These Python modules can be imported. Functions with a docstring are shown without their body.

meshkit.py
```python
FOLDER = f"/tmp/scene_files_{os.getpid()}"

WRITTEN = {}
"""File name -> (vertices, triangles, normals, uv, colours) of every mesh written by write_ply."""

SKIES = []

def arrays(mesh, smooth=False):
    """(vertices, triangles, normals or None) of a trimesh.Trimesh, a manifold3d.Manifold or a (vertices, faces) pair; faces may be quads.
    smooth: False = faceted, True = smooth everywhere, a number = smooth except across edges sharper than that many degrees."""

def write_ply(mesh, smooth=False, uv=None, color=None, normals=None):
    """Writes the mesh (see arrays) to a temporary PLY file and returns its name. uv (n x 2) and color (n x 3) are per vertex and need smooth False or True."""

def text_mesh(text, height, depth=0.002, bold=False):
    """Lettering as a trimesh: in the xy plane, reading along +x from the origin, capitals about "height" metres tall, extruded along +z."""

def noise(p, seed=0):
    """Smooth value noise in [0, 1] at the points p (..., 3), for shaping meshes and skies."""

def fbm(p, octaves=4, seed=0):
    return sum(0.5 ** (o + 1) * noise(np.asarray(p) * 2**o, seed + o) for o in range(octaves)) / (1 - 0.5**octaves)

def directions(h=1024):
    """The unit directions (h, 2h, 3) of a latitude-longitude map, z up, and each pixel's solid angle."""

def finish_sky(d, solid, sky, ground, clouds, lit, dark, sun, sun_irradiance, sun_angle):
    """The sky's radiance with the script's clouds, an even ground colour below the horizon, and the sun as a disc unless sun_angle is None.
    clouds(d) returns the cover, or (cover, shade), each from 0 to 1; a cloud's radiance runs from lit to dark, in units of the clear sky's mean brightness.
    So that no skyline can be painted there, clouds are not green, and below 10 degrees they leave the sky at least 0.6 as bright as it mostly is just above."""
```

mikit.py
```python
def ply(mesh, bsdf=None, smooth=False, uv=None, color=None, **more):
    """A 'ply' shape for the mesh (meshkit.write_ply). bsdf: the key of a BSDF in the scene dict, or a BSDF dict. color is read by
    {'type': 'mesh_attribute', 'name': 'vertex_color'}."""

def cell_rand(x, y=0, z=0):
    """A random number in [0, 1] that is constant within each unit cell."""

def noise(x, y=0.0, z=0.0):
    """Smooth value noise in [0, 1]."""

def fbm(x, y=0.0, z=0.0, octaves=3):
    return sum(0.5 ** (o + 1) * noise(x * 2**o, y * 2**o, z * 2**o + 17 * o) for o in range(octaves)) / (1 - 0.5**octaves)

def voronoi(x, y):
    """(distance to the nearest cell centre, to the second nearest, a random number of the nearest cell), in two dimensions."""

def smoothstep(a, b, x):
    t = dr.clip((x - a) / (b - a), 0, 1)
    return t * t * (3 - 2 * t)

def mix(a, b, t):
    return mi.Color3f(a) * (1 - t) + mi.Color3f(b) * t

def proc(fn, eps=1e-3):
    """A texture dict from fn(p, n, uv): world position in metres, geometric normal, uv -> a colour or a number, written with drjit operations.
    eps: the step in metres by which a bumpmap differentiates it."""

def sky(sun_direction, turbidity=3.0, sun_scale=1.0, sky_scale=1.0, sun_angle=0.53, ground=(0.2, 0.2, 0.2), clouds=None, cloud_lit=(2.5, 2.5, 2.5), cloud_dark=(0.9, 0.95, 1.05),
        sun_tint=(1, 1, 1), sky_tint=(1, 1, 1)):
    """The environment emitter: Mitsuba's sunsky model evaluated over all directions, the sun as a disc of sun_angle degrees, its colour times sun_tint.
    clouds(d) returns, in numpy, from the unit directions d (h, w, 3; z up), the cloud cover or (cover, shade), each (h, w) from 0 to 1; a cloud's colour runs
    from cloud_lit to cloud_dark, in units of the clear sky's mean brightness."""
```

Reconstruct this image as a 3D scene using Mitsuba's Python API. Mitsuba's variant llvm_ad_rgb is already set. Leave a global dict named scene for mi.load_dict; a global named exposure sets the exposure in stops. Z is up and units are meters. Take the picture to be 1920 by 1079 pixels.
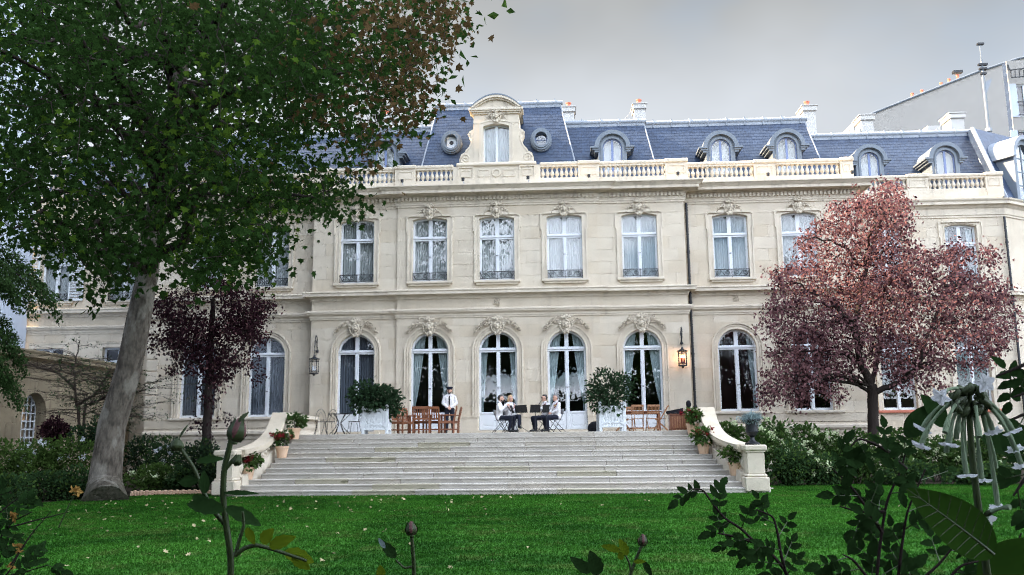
import math, random, numpy as np, trimesh, drjit as dr, mitsuba as mi, mikit, meshkit
import manifold3d as m3
from mikit import proc, noise, fbm, voronoi, cell_rand, smoothstep, mix
from shapely.geometry import Polygon, Point, LineString, box as sbox
from shapely.ops import unary_union
from shapely import affinity
T = mi.ScalarTransform4f
scene, labels = {}, {}

# ---------------------------------------------------------------- camera, sky, exposure
CAM = np.array([2.7, -37.0, 1.62]); FOC = 1650.0; YAW = math.radians(3.2); ROLL = 0.011
PITCH = math.atan((815.0 - 539.5) / FOC)
FW = np.array([-math.sin(YAW) * math.cos(PITCH), math.cos(YAW) * math.cos(PITCH), math.sin(PITCH)])
_r = np.array([math.cos(YAW), math.sin(YAW), 0.0]); _u = np.cross(_r, FW)
RT = math.cos(ROLL) * _r - math.sin(ROLL) * _u; UP = math.cos(ROLL) * _u + math.sin(ROLL) * _r
scene['camera'] = {'type': 'perspective', 'fov': 2 * math.degrees(math.atan(960 / FOC)), 'fov_axis': 'x', 'near_clip': 0.05, 'far_clip': 900.0,
                   'to_world': T().look_at(origin=CAM.tolist(), target=(CAM + FW * 10).tolist(), up=UP.tolist())}
SUN_E, SUN_A = math.radians(33), math.radians(3.5)
SUN = [-math.cos(SUN_E) * math.cos(SUN_A), math.cos(SUN_E) * math.sin(SUN_A), math.sin(SUN_E)]


def sky_clouds(d):
    # a broad grey cloud bank over the house; broken bright white clouds with blue gaps over the garden behind the viewpoint
    def ss(a, b, x):
        t = np.clip((x - a) / (b - a), 0, 1); return t * t * (3 - 2 * t)
    el = np.clip(d[..., 2], 0, 1)
    q = np.stack([d[..., 0], d[..., 1], np.zeros_like(el)], -1) / (el[..., None] + 0.35)
    n = meshkit.fbm(q * 2.4 + 7.3, 5, 3); n2 = meshkit.fbm(q * 5.0 + 2.1, 4, 9)
    house = ss(0.15, 0.62, d[..., 1])
    cover = house * (0.997 - 0.14 * ss(0.5, 0.7, n) * ss(0.16, 0.3, el)) + (1 - house) * ss(0.30, 0.52, n + 0.15 * (n2 - 0.5))
    shade = house * np.clip(0.882 + 0.062 * ss(0.31, 0.47, el) + 0.07 * (n - 0.5) + 0.035 * (n2 - 0.5) + 0.02 * ss(0.1, 0.6, d[..., 0]), 0, 1) + (1 - house) * 0.35 * ss(0.5, 0.8, n2)
    return cover, shade


scene['sky'] = mikit.sky(SUN, turbidity=3.0, sun_scale=1.5, sky_scale=1.0, sun_angle=0.9, clouds=sky_clouds, cloud_lit=(4.6, 5.1, 5.95), cloud_dark=(0.216, 0.2, 0.150), sun_tint=(1, 0.95, 0.88), ground=(0.12, 0.14, 0.09))
exposure = 3.7


def at(x, y, Yp):
    """The point at depth Y = Yp seen at pixel (x, y) of the 1920 x 1079 photograph."""
    d = FW + RT * (x - 960) / FOC - UP * (y - 539.5) / FOC
    return CAM + (Yp - CAM[1]) / d[1] * d


def at_z(x, y, z=0.0):
    d = FW + RT * (x - 960) / FOC - UP * (y - 539.5) / FOC
    return CAM + (z - CAM[2]) / d[2] * d


def at_d(x, y, dist):
    d = FW + RT * (x - 960) / FOC - UP * (y - 539.5) / FOC
    return CAM + dist * d


# ---------------------------------------------------------------- materials
def bs(key, **kw):
    scene[key] = {'type': 'twosided', 'b': {'type': 'principled', **kw}}


def col(r, g, b):
    return {'type': 'rgb', 'value': [r, g, b]}


def plain(key, c, rough=0.6, spec=0.4, **kw):
    bs(key, base_color=col(*c), roughness=rough, specular=spec, **kw)


def stone_fn(a, b, dirt=0.12):
    def fn(p, n, uv):
        k = fbm(p.x * 1.3, p.y * 1.3, p.z * 1.7, 3)
        fine = noise(p.x * 55, p.y * 55, p.z * 55)
        streak = fbm(p.x * 5.0, p.y * 5.0, p.z * 0.5, 3)
        c = mix(a, b, smoothstep(0.3, 0.7, k)) * (0.93 + 0.14 * fine)
        return c * (1 - dirt * smoothstep(0.55, 0.8, streak) * 0.6)
    return fn


for nm, a, b in (('stone', (.515, .45, .355), (.475, .41, .32)), ('stone_pale', (.535, .47, .375), (.495, .43, .34)), ('stone_warm', (.50, .43, .33), (.46, .39, .295))):
    bs(nm, base_color=proc(stone_fn(a, b)), roughness=0.85, specular=0.2)
bs('stone_trim', base_color=proc(stone_fn((.545, .48, .385), (.495, .435, .345), 0.3)), roughness=0.8, specular=0.2)


def carve_fn(p, n, uv):   # carved stone with dirt lodged in a fine mottling
    k = fbm(p.x * 22, p.y * 22, p.z * 22, 3)
    return mix((.25, .21, .155), (.56, .495, .395), smoothstep(0.3, 0.6, k))


bs('stone_carved', base_color=proc(carve_fn), roughness=0.85, specular=0.2)


def step_fn(a, moss):
    def fn(p, n, uv):
        k = fbm(p.x * 2.0, p.y * 2.0, p.z * 3.0, 3); f = noise(p.x * 70, p.y * 70, p.z * 70)
        st = smoothstep(0.56, 0.74, fbm(p.x * 3.1 + 5, p.y * 3.0, p.z * 14, 4)) * smoothstep(0.35, 0.7, noise(p.x * 0.9, 3.0, p.z * 7))
        c = mi.Color3f(*a) * (0.82 + 0.3 * k) * (0.9 + 0.2 * f)
        return c * (1 - moss * st) + mi.Color3f(.10, .095, .05) * moss * st
    return fn


bs('step_stone', base_color=proc(step_fn((.365, .335, .292), .28)), roughness=0.85, specular=0.2)
bs('step_stone_pale', base_color=proc(step_fn((.385, .355, .31), .22)), roughness=0.85, specular=0.2)
bs('step_stone_tan', base_color=proc(step_fn((.355, .32, .27), .35)), roughness=0.9, specular=0.2)
bs('step_stone_mossy', base_color=proc(step_fn((.32, .29, .22), .8)), roughness=0.9, specular=0.2)


def slate_fn(p, n, uv):
    i = dr.floor(p.z * 6.25); h = cell_rand(dr.floor(p.x * 4.2 + 0.5 * (i - 2 * dr.floor(i / 2))), i, 1)
    return mix((.020, .033, .064), (.030, .048, .088), h) * (0.8 + 0.4 * noise(p.x * 9, p.y * 9, p.z * 9))


bs('slate', base_color=proc(slate_fn), roughness=0.42, specular=0.5)
plain('slate_edge', (.03, .04, .065), 0.8, 0.1)
bs('zinc', base_color=proc(lambda p, n, uv: mix((.20, .225, .26), (.29, .315, .35), fbm(p.x * 2, p.y * 2, p.z * 4, 2))), roughness=0.7, specular=0.2)
bs('zinc_dark', base_color=proc(lambda p, n, uv: mix((.095, .115, .14), (.14, .165, .195), fbm(p.x * 2.5, p.y * 2, p.z * 2.5, 2))), roughness=0.5, metallic=0.1)
plain('window_paint', (.56, .58, .60), 0.4)
plain('frame_blue', (.13, .17, .30), 0.4)
scene['glass'] = {'type': 'thindielectric', 'int_ior': 1.55}
for nm, a in (('curtain', (.34, .37, .37)), ('curtain_grey', (.085, .105, .13)), ('drape', (.30, .37, .38))):
    bs(nm, base_color=col(*a), roughness=0.9, specular=0.1)
plain('interior', (.045, .035, .03), 0.9, 0.1)
plain('iron', (.012, .013, .016), 0.45)
plain('plaster_white', (.42, .46, .53), 0.8, 0.2)
plain('plaster_far', (.46, .445, .42), 0.8, 0.2); plain('plaster_gable', (.285, .27, .248), 0.9, 0.1)
bs('stone_ochre', base_color=proc(stone_fn((.30, .245, .165), (.25, .205, .14), 0.4)), roughness=0.85, specular=0.2)
bs('terracotta', base_color=proc(lambda p, n, uv: mix((.52, .33, .21), (.60, .43, .30), fbm(p.x * 9, p.y * 9, p.z * 7, 3))), roughness=0.8, specular=0.2)
plain('brick_red', (.42, .14, .09), 0.8)
plain('white_paint', (.56, .58, .59), 0.45)


def wood_fn(a, b):
    return lambda p, n, uv: mix(a, b, fbm(p.x * 30 + 4 * noise(p.z * 3), p.y * 30, p.z * 6, 3))


bs('teak_dark', base_color=proc(wood_fn((.13, .043, .018), (.22, .08, .034))), roughness=0.45)
bs('teak', base_color=proc(wood_fn((.20, .085, .035), (.33, .16, .075))), roughness=0.5)
plain('cloth_white', (.66, .64, .64), 0.85, 0.2)
plain('cloth_navy', (.012, .014, .024), 0.85, 0.2)
plain('skin', (.50, .29, .21), 0.5)
plain('hair_dark', (.02, .014, .011), 0.5)
plain('hair_grey', (.13, .12, .115), 0.5)
plain('hair_blonde', (.42, .27, .13), 0.5)
plain('black', (.012, .012, .013), 0.5)
plain('felt_black', (.010, .010, .013), 0.8, 0.2)
plain('chrome_grey', (.32, .34, .37), 0.3, metallic=0.6)
plain('gold', (.55, .38, .10), 0.35, metallic=0.7)
plain('cord_red', (.25, .03, .03), 0.7)


def bark_fn(p, n, uv):
    w = fbm(p.x * 6, p.y * 6, p.z * 2.2, 4); g = fbm(p.x * 24, p.y * 24, p.z * 5, 3)
    c = mix((.045, .036, .028), (.125, .105, .085), smoothstep(0.3, 0.66, 0.55 * w + 0.45 * g))
    c = mix(c, (.205, .185, .155), smoothstep(0.52, 0.66, fbm(p.x * 3.4 + 7, p.y * 3.4, p.z * 1.3, 4)) * 0.75)
    return mix(c, (.035, .037, .022), (1 - smoothstep(0.0, 0.9, p.z + .5 * (g - .5))) * 0.7) * (0.8 + 0.4 * noise(p.x * 34, p.y * 34, p.z * 18))


scene['bark_plane'] = {'type': 'twosided', 'b': {'type': 'bumpmap', 'arbitrary': {**proc(lambda p, n, uv: 0.7 * fbm(p.x * 9, p.y * 9, p.z * 3.5, 4), 0.004)}, 'scale': 0.09,
                       'b': {'type': 'principled', 'base_color': proc(bark_fn), 'roughness': 0.85, 'specular': 0.2}}}
plain('bark_dark', (.025, .018, .015), 0.85, 0.2)
plain('twig', (.05, .037, .028), 0.85, 0.2)
plain('soil', (.022, .017, .012), 0.95, 0.1)


def leafm(key, c, trans=0.6, rough=0.5, var=0.35, spec=0.5):
    c = np.array(c)

    def fn(p, n, uv):
        k = noise(p.x * 2.6, p.y * 2.6, p.z * 2.6); h = noise(p.x * 19, p.y * 19, p.z * 19)
        return mi.Color3f(*c.tolist()) * (1 - var + 2 * var * (0.5 * k + 0.5 * h))
    scene[key] = {'type': 'principledthin', 'base_color': proc(fn), 'roughness': rough, 'diff_trans': trans, 'spec_trans': 0.0, 'eta': 1.4}


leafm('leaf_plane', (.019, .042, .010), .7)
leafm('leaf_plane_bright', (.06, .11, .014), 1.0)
leafm('leaf_brown', (.078, .050, .022), .7)
leafm('leaf_plum', (.165, .082, .086), .7, .34, .5)
leafm('leaf_plum_dark', (.026, .011, .015), .4, .45)
leafm('leaf_bush', (.030, .060, .022), .5)
leafm('leaf_bush_light', (.060, .105, .025), .7)
leafm('leaf_box', (.022, .042, .020), .3, .4)
leafm('leaf_hydrangea', (.040, .078, .020), .6)
leafm('petal_pale', (.50, .56, .34), .5, .7, .2)
leafm('petal_white', (.74, .76, .80), .8, .7, .1)
leafm('petal_yellow', (.34, .20, .06), .4, .7, .3)
leafm('petal_red', (.15, .014, .018), .3, .6, .3)
leafm('petal_pink', (.40, .12, .13), .4, .6, .3)
leafm('leaf_geranium', (.045, .085, .022), .5)
leafm('leaf_rose', (.020, .046, .014), .5, .4)
leafm('leaf_rose_bright', (.10, .15, .010), 1.0, .45)
leafm('leaf_big', (.026, .066, .010), .7, .4, .3)
leafm('leaf_silver', (.20, .26, .26), .4)
leafm('leaf_fern', (.030, .056, .018), .4)
leafm('tube_green', (.28, .36, .24), .6, .6, .15)
leafm('dead_leaf', (.45, .38, .22), .4, .7, .4)
plain('stem_green', (.030, .048, .014), 0.5)
plain('sepal_green', (.040, .060, .020), 0.55)
plain('bud_pink', (.12, .05, .048), 0.55)


def lawn_fn(p, n, uv):
    k = fbm(p.x * .55, p.y * .55, 0.0, 3); s = fbm(p.x * 1.4 + 9, p.y * 5.0, 1.0, 3); f = noise(p.x * 60, p.y * 60, 0.0)
    c = mix((.014, .056, .007), (.036, .118, .014), 0.5 * smoothstep(.3, .7, k) + 0.5 * smoothstep(.35, .65, s))
    return mix(c, (.062, .098, .022), 0.5 * smoothstep(.58, .75, fbm(p.x * 2.3 + 3, p.y * 2.3, 4.0, 3))) * (0.62 + 0.76 * f)


bs('grass_green', base_color=proc(lawn_fn), roughness=0.9, specular=0.1)
scene['blade'] = {'type': 'principledthin', 'base_color': proc(lambda p, n, uv: lawn_fn(p, n, uv) * 1.25), 'roughness': 0.55, 'diff_trans': 0.8, 'eta': 1.4}
scene['lamp_glow'] = {'type': 'diffuse', 'reflectance': col(.6, .5, .4)}


# ---------------------------------------------------------------- mesh helpers
class MB:
    def __init__(self): self.v, self.f, self.n = [], [], 0
    def add(self, v, f):
        v = np.asarray(v, float).reshape(-1, 3); f = np.asarray(f, int)
        if f.shape[1] == 4: f = np.vstack([f[:, [0, 1, 2]], f[:, [0, 2, 3]]])
        self.v.append(v); self.f.append(f + self.n); self.n += len(v); return self
    def tm(self, m): return self.add(m.vertices, m.faces)
    def mf(self, m):
        a = m.to_mesh(); return self.add(a.vert_properties[:, :3], a.tri_verts)
    def join(self, o, M=None):
        v, f = o.arr()
        if M is not None: v = v @ np.asarray(M)[:3, :3].T + np.asarray(M)[:3, 3]
        return self.add(v, f)
    def arr(self): return (np.vstack(self.v), np.vstack(self.f))
    def box(self, x0, x1, y0, y1, z0, z1):
        v = np.array([[x, y, z] for x in (x0, x1) for y in (y0, y1) for z in (z0, z1)])
        return self.add(v, [[0, 1, 3, 2], [4, 6, 7, 5], [0, 4, 5, 1], [2, 3, 7, 6], [0, 2, 6, 4], [1, 5, 7, 3]])
    def cbox(self, x0, x1, y0, y1, z0, z1, c=0.008):   # chamfered box
        pts = []
        for x, sx in ((x0, 1), (x1, -1)):
            for y, sy in ((y0, 1), (y1, -1)):
                for z, sz in ((z0, 1), (z1, -1)):
                    pts += [[x + sx * c, y + sy * c, z], [x + sx * c, y, z + sz * c], [x, y + sy * c, z + sz * c]]
        return self.mf(m3.Manifold.hull_points(np.array(pts)))
    def bar(self, p, q, w, h=None, up=(0, 0, 1)):
        p, q = np.array(p, float), np.array(q, float); h = w if h is None else h
        t = (q - p) / np.linalg.norm(q - p); a = np.cross(t, up)
        if np.linalg.norm(a) < 1e-3: a = np.cross(t, [0, 1, 0])
        a /= np.linalg.norm(a); b = np.cross(a, t)
        v = [e + sa * a * w / 2 + sb * b * h / 2 for e in (p, q) for sa, sb in ((-1, -1), (1, -1), (1, 1), (-1, 1))]
        return self.add(v, [[0, 3, 2, 1], [4, 5, 6, 7], [0, 1, 5, 4], [1, 2, 6, 5], [2, 3, 7, 6], [3, 0, 4, 7]])
    def tube(self, pts, r, sides=6, cap=True):
        p = np.asarray(pts, float); r = np.broadcast_to(np.asarray(r, float), (len(p),))
        t = np.gradient(p, axis=0); t /= np.linalg.norm(t, axis=1, keepdims=True) + 1e-12
        ref = np.array([0, 0, 1.0]) if abs(t[len(t) // 2][2]) < 0.85 else np.array([1.0, 0, 0])
        a = np.cross(t, ref); a /= np.linalg.norm(a, axis=1, keepdims=True) + 1e-12; b = np.cross(t, a)
        g = np.arange(sides) * 2 * np.pi / sides
        v = p[:, None] + r[:, None, None] * (np.cos(g)[None, :, None] * a[:, None] + np.sin(g)[None, :, None] * b[:, None])
        i, j = np.meshgrid(np.arange(len(p) - 1), np.arange(sides), indexing='ij'); j2 = (j + 1) % sides
        q = np.stack([i * sides + j, i * sides + j2, (i + 1) * sides + j2, (i + 1) * sides + j], -1).reshape(-1, 4)
        self.add(v.reshape(-1, 3), q)
        if cap:
            for ring in (v[0], v[-1]): self.add(np.vstack([ring, ring.mean(0)]), [[k, (k + 1) % sides, sides] for k in range(sides)])
        return self
    def lathe(self, prof, c=(0, 0, 0), n=10, ph=0.0):
        p = np.asarray(prof, float); g = ph + np.arange(n) * 2 * np.pi / n
        v = np.stack([p[:, None, 0] * np.cos(g), p[:, None, 0] * np.sin(g), np.broadcast_to(p[:, None, 1], (len(p), n))], -1) + np.asarray(c, float)
        i, j = np.meshgrid(np.arange(len(p) - 1), np.arange(n), indexing='ij'); j2 = (j + 1) % n
        return self.add(v.reshape(-1, 3), np.stack([i * n + j, i * n + j2, (i + 1) * n + j2, (i + 1) * n + j], -1).reshape(-1, 4))
    def poly(self, g, y0, y1):    # a shapely polygon in the XZ plane, given depth from y0 to y1
        for q in getattr(g, 'geoms', [g]):
            if q.is_empty or q.area < 1e-5: continue
            m = trimesh.creation.extrude_polygon(q, y1 - y0, engine='earcut'); v = m.vertices
            self.add(np.stack([v[:, 0], y0 + v[:, 2], v[:, 1]], 1), m.faces[:, ::-1])
        return self
    def plan(self, g, z0, z1):    # a polygon in plan
        for q in getattr(g, 'geoms', [g]):
            if q.is_empty or q.area < 1e-5: continue
            m = trimesh.creation.extrude_polygon(q, z1 - z0, engine='earcut'); self.add(m.vertices + [0, 0, z0], m.faces)
        return self
    def ell(self, c, r, sub=1, R=None):
        m = ICO[sub]; v = m.vertices * np.asarray(r, float)
        if R is not None: v = v @ np.asarray(R).T
        return self.add(v + np.asarray(c, float), m.faces)
    def sweep(self, path, prof):   # profile (out, z) along a plan path, mitred; outward is to the right of the direction of travel
        p = np.asarray(path, float); d = np.diff(p, axis=0); d /= np.linalg.norm(d, axis=1, keepdims=True)
        n = np.stack([d[:, 1], -d[:, 0]], 1); m = []
        for k in range(len(p)):
            a, b = n[max(k - 1, 0)], n[min(k, len(n) - 1)]; m.append((a + b) / (1 + a @ b))
        m = np.array(m); pr = np.asarray(prof, float); K = len(pr)
        v = np.concatenate([p[:, None, :] + m[:, None, :] * pr[None, :, :1], np.broadcast_to(pr[None, :, 1:], (len(p), K, 1))], -1)
        i, j = np.meshgrid(np.arange(len(p) - 1), np.arange(K), indexing='ij'); j2 = (j + 1) % K
        self.add(v.reshape(-1, 3), np.stack([i * K + j, (i + 1) * K + j, (i + 1) * K + j2, i * K + j2], -1).reshape(-1, 4))
        tri = trimesh.creation.triangulate_polygon(Polygon(pr), engine='earcut')
        if len(tri[0]) == K:
            for e in (0, -1):
                w = v[e]; idx = [int(np.argmin(np.abs(pr - t).sum(1))) for t in tri[0]]
                self.add(w[idx], tri[1])
        return self


ICO = {k: trimesh.creation.icosphere(k) for k in (0, 1, 2, 3)}
_count = {}


def uniq(k):
    n = _count.get(k, -1) + 1; _count[k] = n
    return k if n == 0 else f'{k}_{n:03d}'


def ply(mb, mat, smooth=False):
    return mikit.ply(mb.arr() if isinstance(mb, MB) else mb, mat, smooth=smooth)


def put(parent, name, mb, mat, smooth=False, M=None, kind=None, label=None):
    """A part: one entry of the scene under parent (None: a top-level thing of one mesh)."""
    key = uniq(f'{parent}__{name}' if parent else name)
    s = mb if isinstance(mb, dict) else ply(mb, mat, smooth)
    scene[key] = s if M is None else {**s, 'to_world': M}
    if kind or label: labels[key] = {**({'kind': kind} if kind else {}), **({'label': label} if label else {})}
    return key


def thing(name, label, cat, group=None, kind=None):
    key = uniq(name); labels[key] = {'label': label}
    if cat: labels[key]['category'] = cat
    if group: labels[key]['group'] = group
    if kind: labels[key]['kind'] = kind
    return key


def at_place(x, y, z, rot=0.0, s=1.0):
    return T().translate([float(x), float(y), float(z)]).rotate([0, 0, 1], float(rot)).scale(float(s))


# leaf scattering: many leaves of one template, each with a frame of its own
LEAF = {
    'kite': (np.array([[0, 0, 0], [.34, .45, .07], [0, 1, -.05], [-.34, .45, .07], ]), np.array([[0, 1, 2], [0, 2, 3]])),
    'oval': (np.array([[0, 0, 0], [.26, .28, .07], [.25, .65, .06], [0, 1, -.10], [-.25, .65, .06], [-.26, .28, .07], [0, .5, 0]]), np.array([[0, 1, 6], [1, 2, 6], [2, 3, 6], [3, 4, 6], [4, 5, 6], [5, 0, 6]])),
    'maple': (np.array([[0, 0, 0], [.20, .10, .02], [.52, .18, .05], [.32, .40, .0], [.50, .66, .06], [.17, .62, 0], [0, 1.02, -.08], [-.17, .62, 0], [-.50, .66, .06], [-.32, .40, 0], [-.52, .18, .05], [-.20, .10, .02], [0, .38, -.03]]),
              np.array([[12, k, k + 1] for k in range(0, 11)] + [[12, 11, 0]])),
    'strap': (np.array([[-.06, 0, 0], [.06, 0, 0], [.05, .5, .12], [-.05, .5, .12], [0, 1, .05]]), np.array([[0, 1, 2], [0, 2, 3], [3, 2, 4]])),
}


def unit(a): return a / (np.linalg.norm(a, axis=-1, keepdims=True) + 1e-9)


def leaves(pos, size, rng, shape='kite', droop=0.35, up=0.5, axis=None):
    """droop: how far leaf axes hang; up: how far faces turn to the sky."""
    n = len(pos); y = rng.normal(size=(n, 3)) if axis is None else np.asarray(axis) + 0.45 * rng.normal(size=(n, 3))
    y = unit(y) + [0, 0, -droop]; y = unit(y)
    z = rng.normal(size=(n, 3)) + np.array([0, 0, 2.2 * up]); x = unit(np.cross(y, z)); z = np.cross(x, y)
    s = size * rng.uniform(.65, 1.3, n); tv, tf = LEAF[shape]; bend = rng.uniform(.3, 2.2, n)
    v = pos[:, None] + s[:, None, None] * (tv[None, :, :1] * x[:, None] + tv[None, :, 1:2] * y[:, None] + bend[:, None, None] * tv[None, :, 2:] * z[:, None])
    f = tf[None] + (np.arange(n) * len(tv))[:, None, None]
    return v.reshape(-1, 3), f.reshape(-1, 3)


def bez(p, q, bend, k=6):
    p, q, bend = map(lambda a: np.asarray(a, float), (p, q, bend)); t = np.linspace(0, 1, k)[:, None]; m = (p + q) / 2 + bend
    return (1 - t) ** 2 * p + 2 * t * (1 - t) * m + t * t * q


# ---------------------------------------------------------------- the mansion
MANSION = thing('mansion', 'long cream stone mansion with arched doors, roof balustrade and blue-grey slate mansard roof', 'mansion')
rng = np.random.default_rng(11)


def arch(cx, hw, z0, zs, k=20):
    a = np.linspace(0, np.pi, k)
    return Polygon([(cx - hw, z0), (cx + hw, z0)] + [(cx + hw * math.cos(t), zs + hw * math.sin(t)) for t in a])


def seg(cx, hw, z0, zs, rise, k=12):
    x = np.linspace(hw, -hw, k)
    return Polygon([(cx - hw, z0), (cx + hw, z0)] + [(cx + t, zs + rise * (1 - (t / hw) ** 2)) for t in x])


def rect(cx, hw, z0, z1): return sbox(cx - hw, z0, cx + hw, z1)


SPR, ZA = 5.13, 5.95
DOORS = [-6.08, -2.9, 0.0, 2.9, 6.08]
GW = [-13.15, -10.12, 10.1, 13.15]
FW1 = [-6.12, -2.91, 0.0, 2.91, 6.12]
FW2 = [-13.0, -10.03, 10.06, 13.0]
FARG = [-21.7, -18.3, 17.75, 21.05]
FARF = [-21.63, -18.25, 17.7, 21.05]
STONES = ['stone', 'stone_pale', 'stone_warm', 'stone']
n_stone = [0]
rest_stone = {k: MB() for k in STONES}


def wall(x0, x1, Yw, z0, z1, opens, voids, thick=0.45, first=True, course=0.5):
    """One plane of the facade: a backing of mortar and, proud of it, ashlar blocks with open joints."""
    w = put(MANSION, 'wall', MB().poly(sbox(x0, z0, x1, z1).difference(unary_union(opens)) if opens else sbox(x0, z0, x1, z1), Yw + 0.016, Yw + thick), 'stone_warm')
    keep = unary_union(opens + voids) if opens else None
    nr = int(round((z1 - z0) / course)); hz = (z1 - z0) / nr
    for r in range(nr):
        xs = [x0]; L = 1.15
        off = 0.5 * L * (r % 2) + rng.uniform(-.08, .08)
        x = x0 + off if off > 0.25 else x0 + L + off
        while x < x1 - 0.3: xs.append(x); x += L + rng.uniform(-.15, .15)
        xs.append(x1)
        for a, b in zip(xs[:-1], xs[1:]):
            e0 = 0 if a == x0 else 0.004; e1 = 0 if b == x1 else 0.004
            g = sbox(a + e0, z0 + r * hz + 0.0045, b - e1, z0 + (r + 1) * hz - 0.0045)
            if keep is not None: g = g.difference(keep)
            for q in getattr(g, 'geoms', [g]):
                if q.is_empty or q.area < 0.004: continue
                mb = MB().poly(q, Yw - rng.uniform(0, .004), Yw + 0.023); mat = STONES[int(rng.integers(4))]
                if first and n_stone[0] < 300 and q.area > .1: put(w, 'stone_block', mb, mat); n_stone[0] += 1
                else: rest_stone[mat].join(mb)
    return w


def g_void(x): return arch(x, 1.0, 2.37, SPR)
def f_void(x): return seg(x, .98, 8.0, 10.98, .12)


def opens_for(xs, lo, hi, fn): return [fn(x) for x in xs if lo < x < hi]


door_op = lambda x: arch(x, .81, 1.78, SPR)
gw_op = lambda x: arch(x, .81, 2.48, SPR)
ff_op = lambda x: seg(x, .755, 8.14, 10.85, .12)
far_g = lambda x: rect(x, .75, 2.52, 5.9)
far_f = lambda x: seg(x, .72, 8.14, 10.8, .12)
for x0, x1, Yw in ((-4.33, 4.33, 0.0), (-8.05, -4.33, 0.1), (4.33, 8.05, 0.1)):
    wall(x0, x1, Yw, 2.37, 6.7, opens_for(DOORS, x0, x1, door_op), opens_for(DOORS, x0, x1, g_void))
    wall(x0, x1, Yw, 7.8, 11.5, opens_for(FW1, x0, x1, ff_op), opens_for(FW1, x0, x1, f_void))
for x0, x1 in ((-15.4, -8.05), (8.05, 15.4)):
    wall(x0, x1, .6, 2.37, 6.7, opens_for(GW, x0, x1, gw_op), opens_for(GW, x0, x1, g_void), first=False)
    wall(x0, x1, .6, 7.8, 11.5, opens_for(FW2, x0, x1, ff_op), opens_for(FW2, x0, x1, f_void), first=False)
for x0, x1 in ((-23.1, -15.4), (15.4, 23.1)):
    wall(x0, x1, 3.5, 0.0, 6.7, opens_for(FARG, x0, x1, far_g), [], first=False)
    wall(x0, x1, 3.5, 7.8, 11.3, opens_for(FARF, x0, x1, far_f), [], first=False)
for mat, mb in rest_stone.items():
    if mb.n: put(MANSION, 'stonework', mb, mat, kind='stuff')

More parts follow.
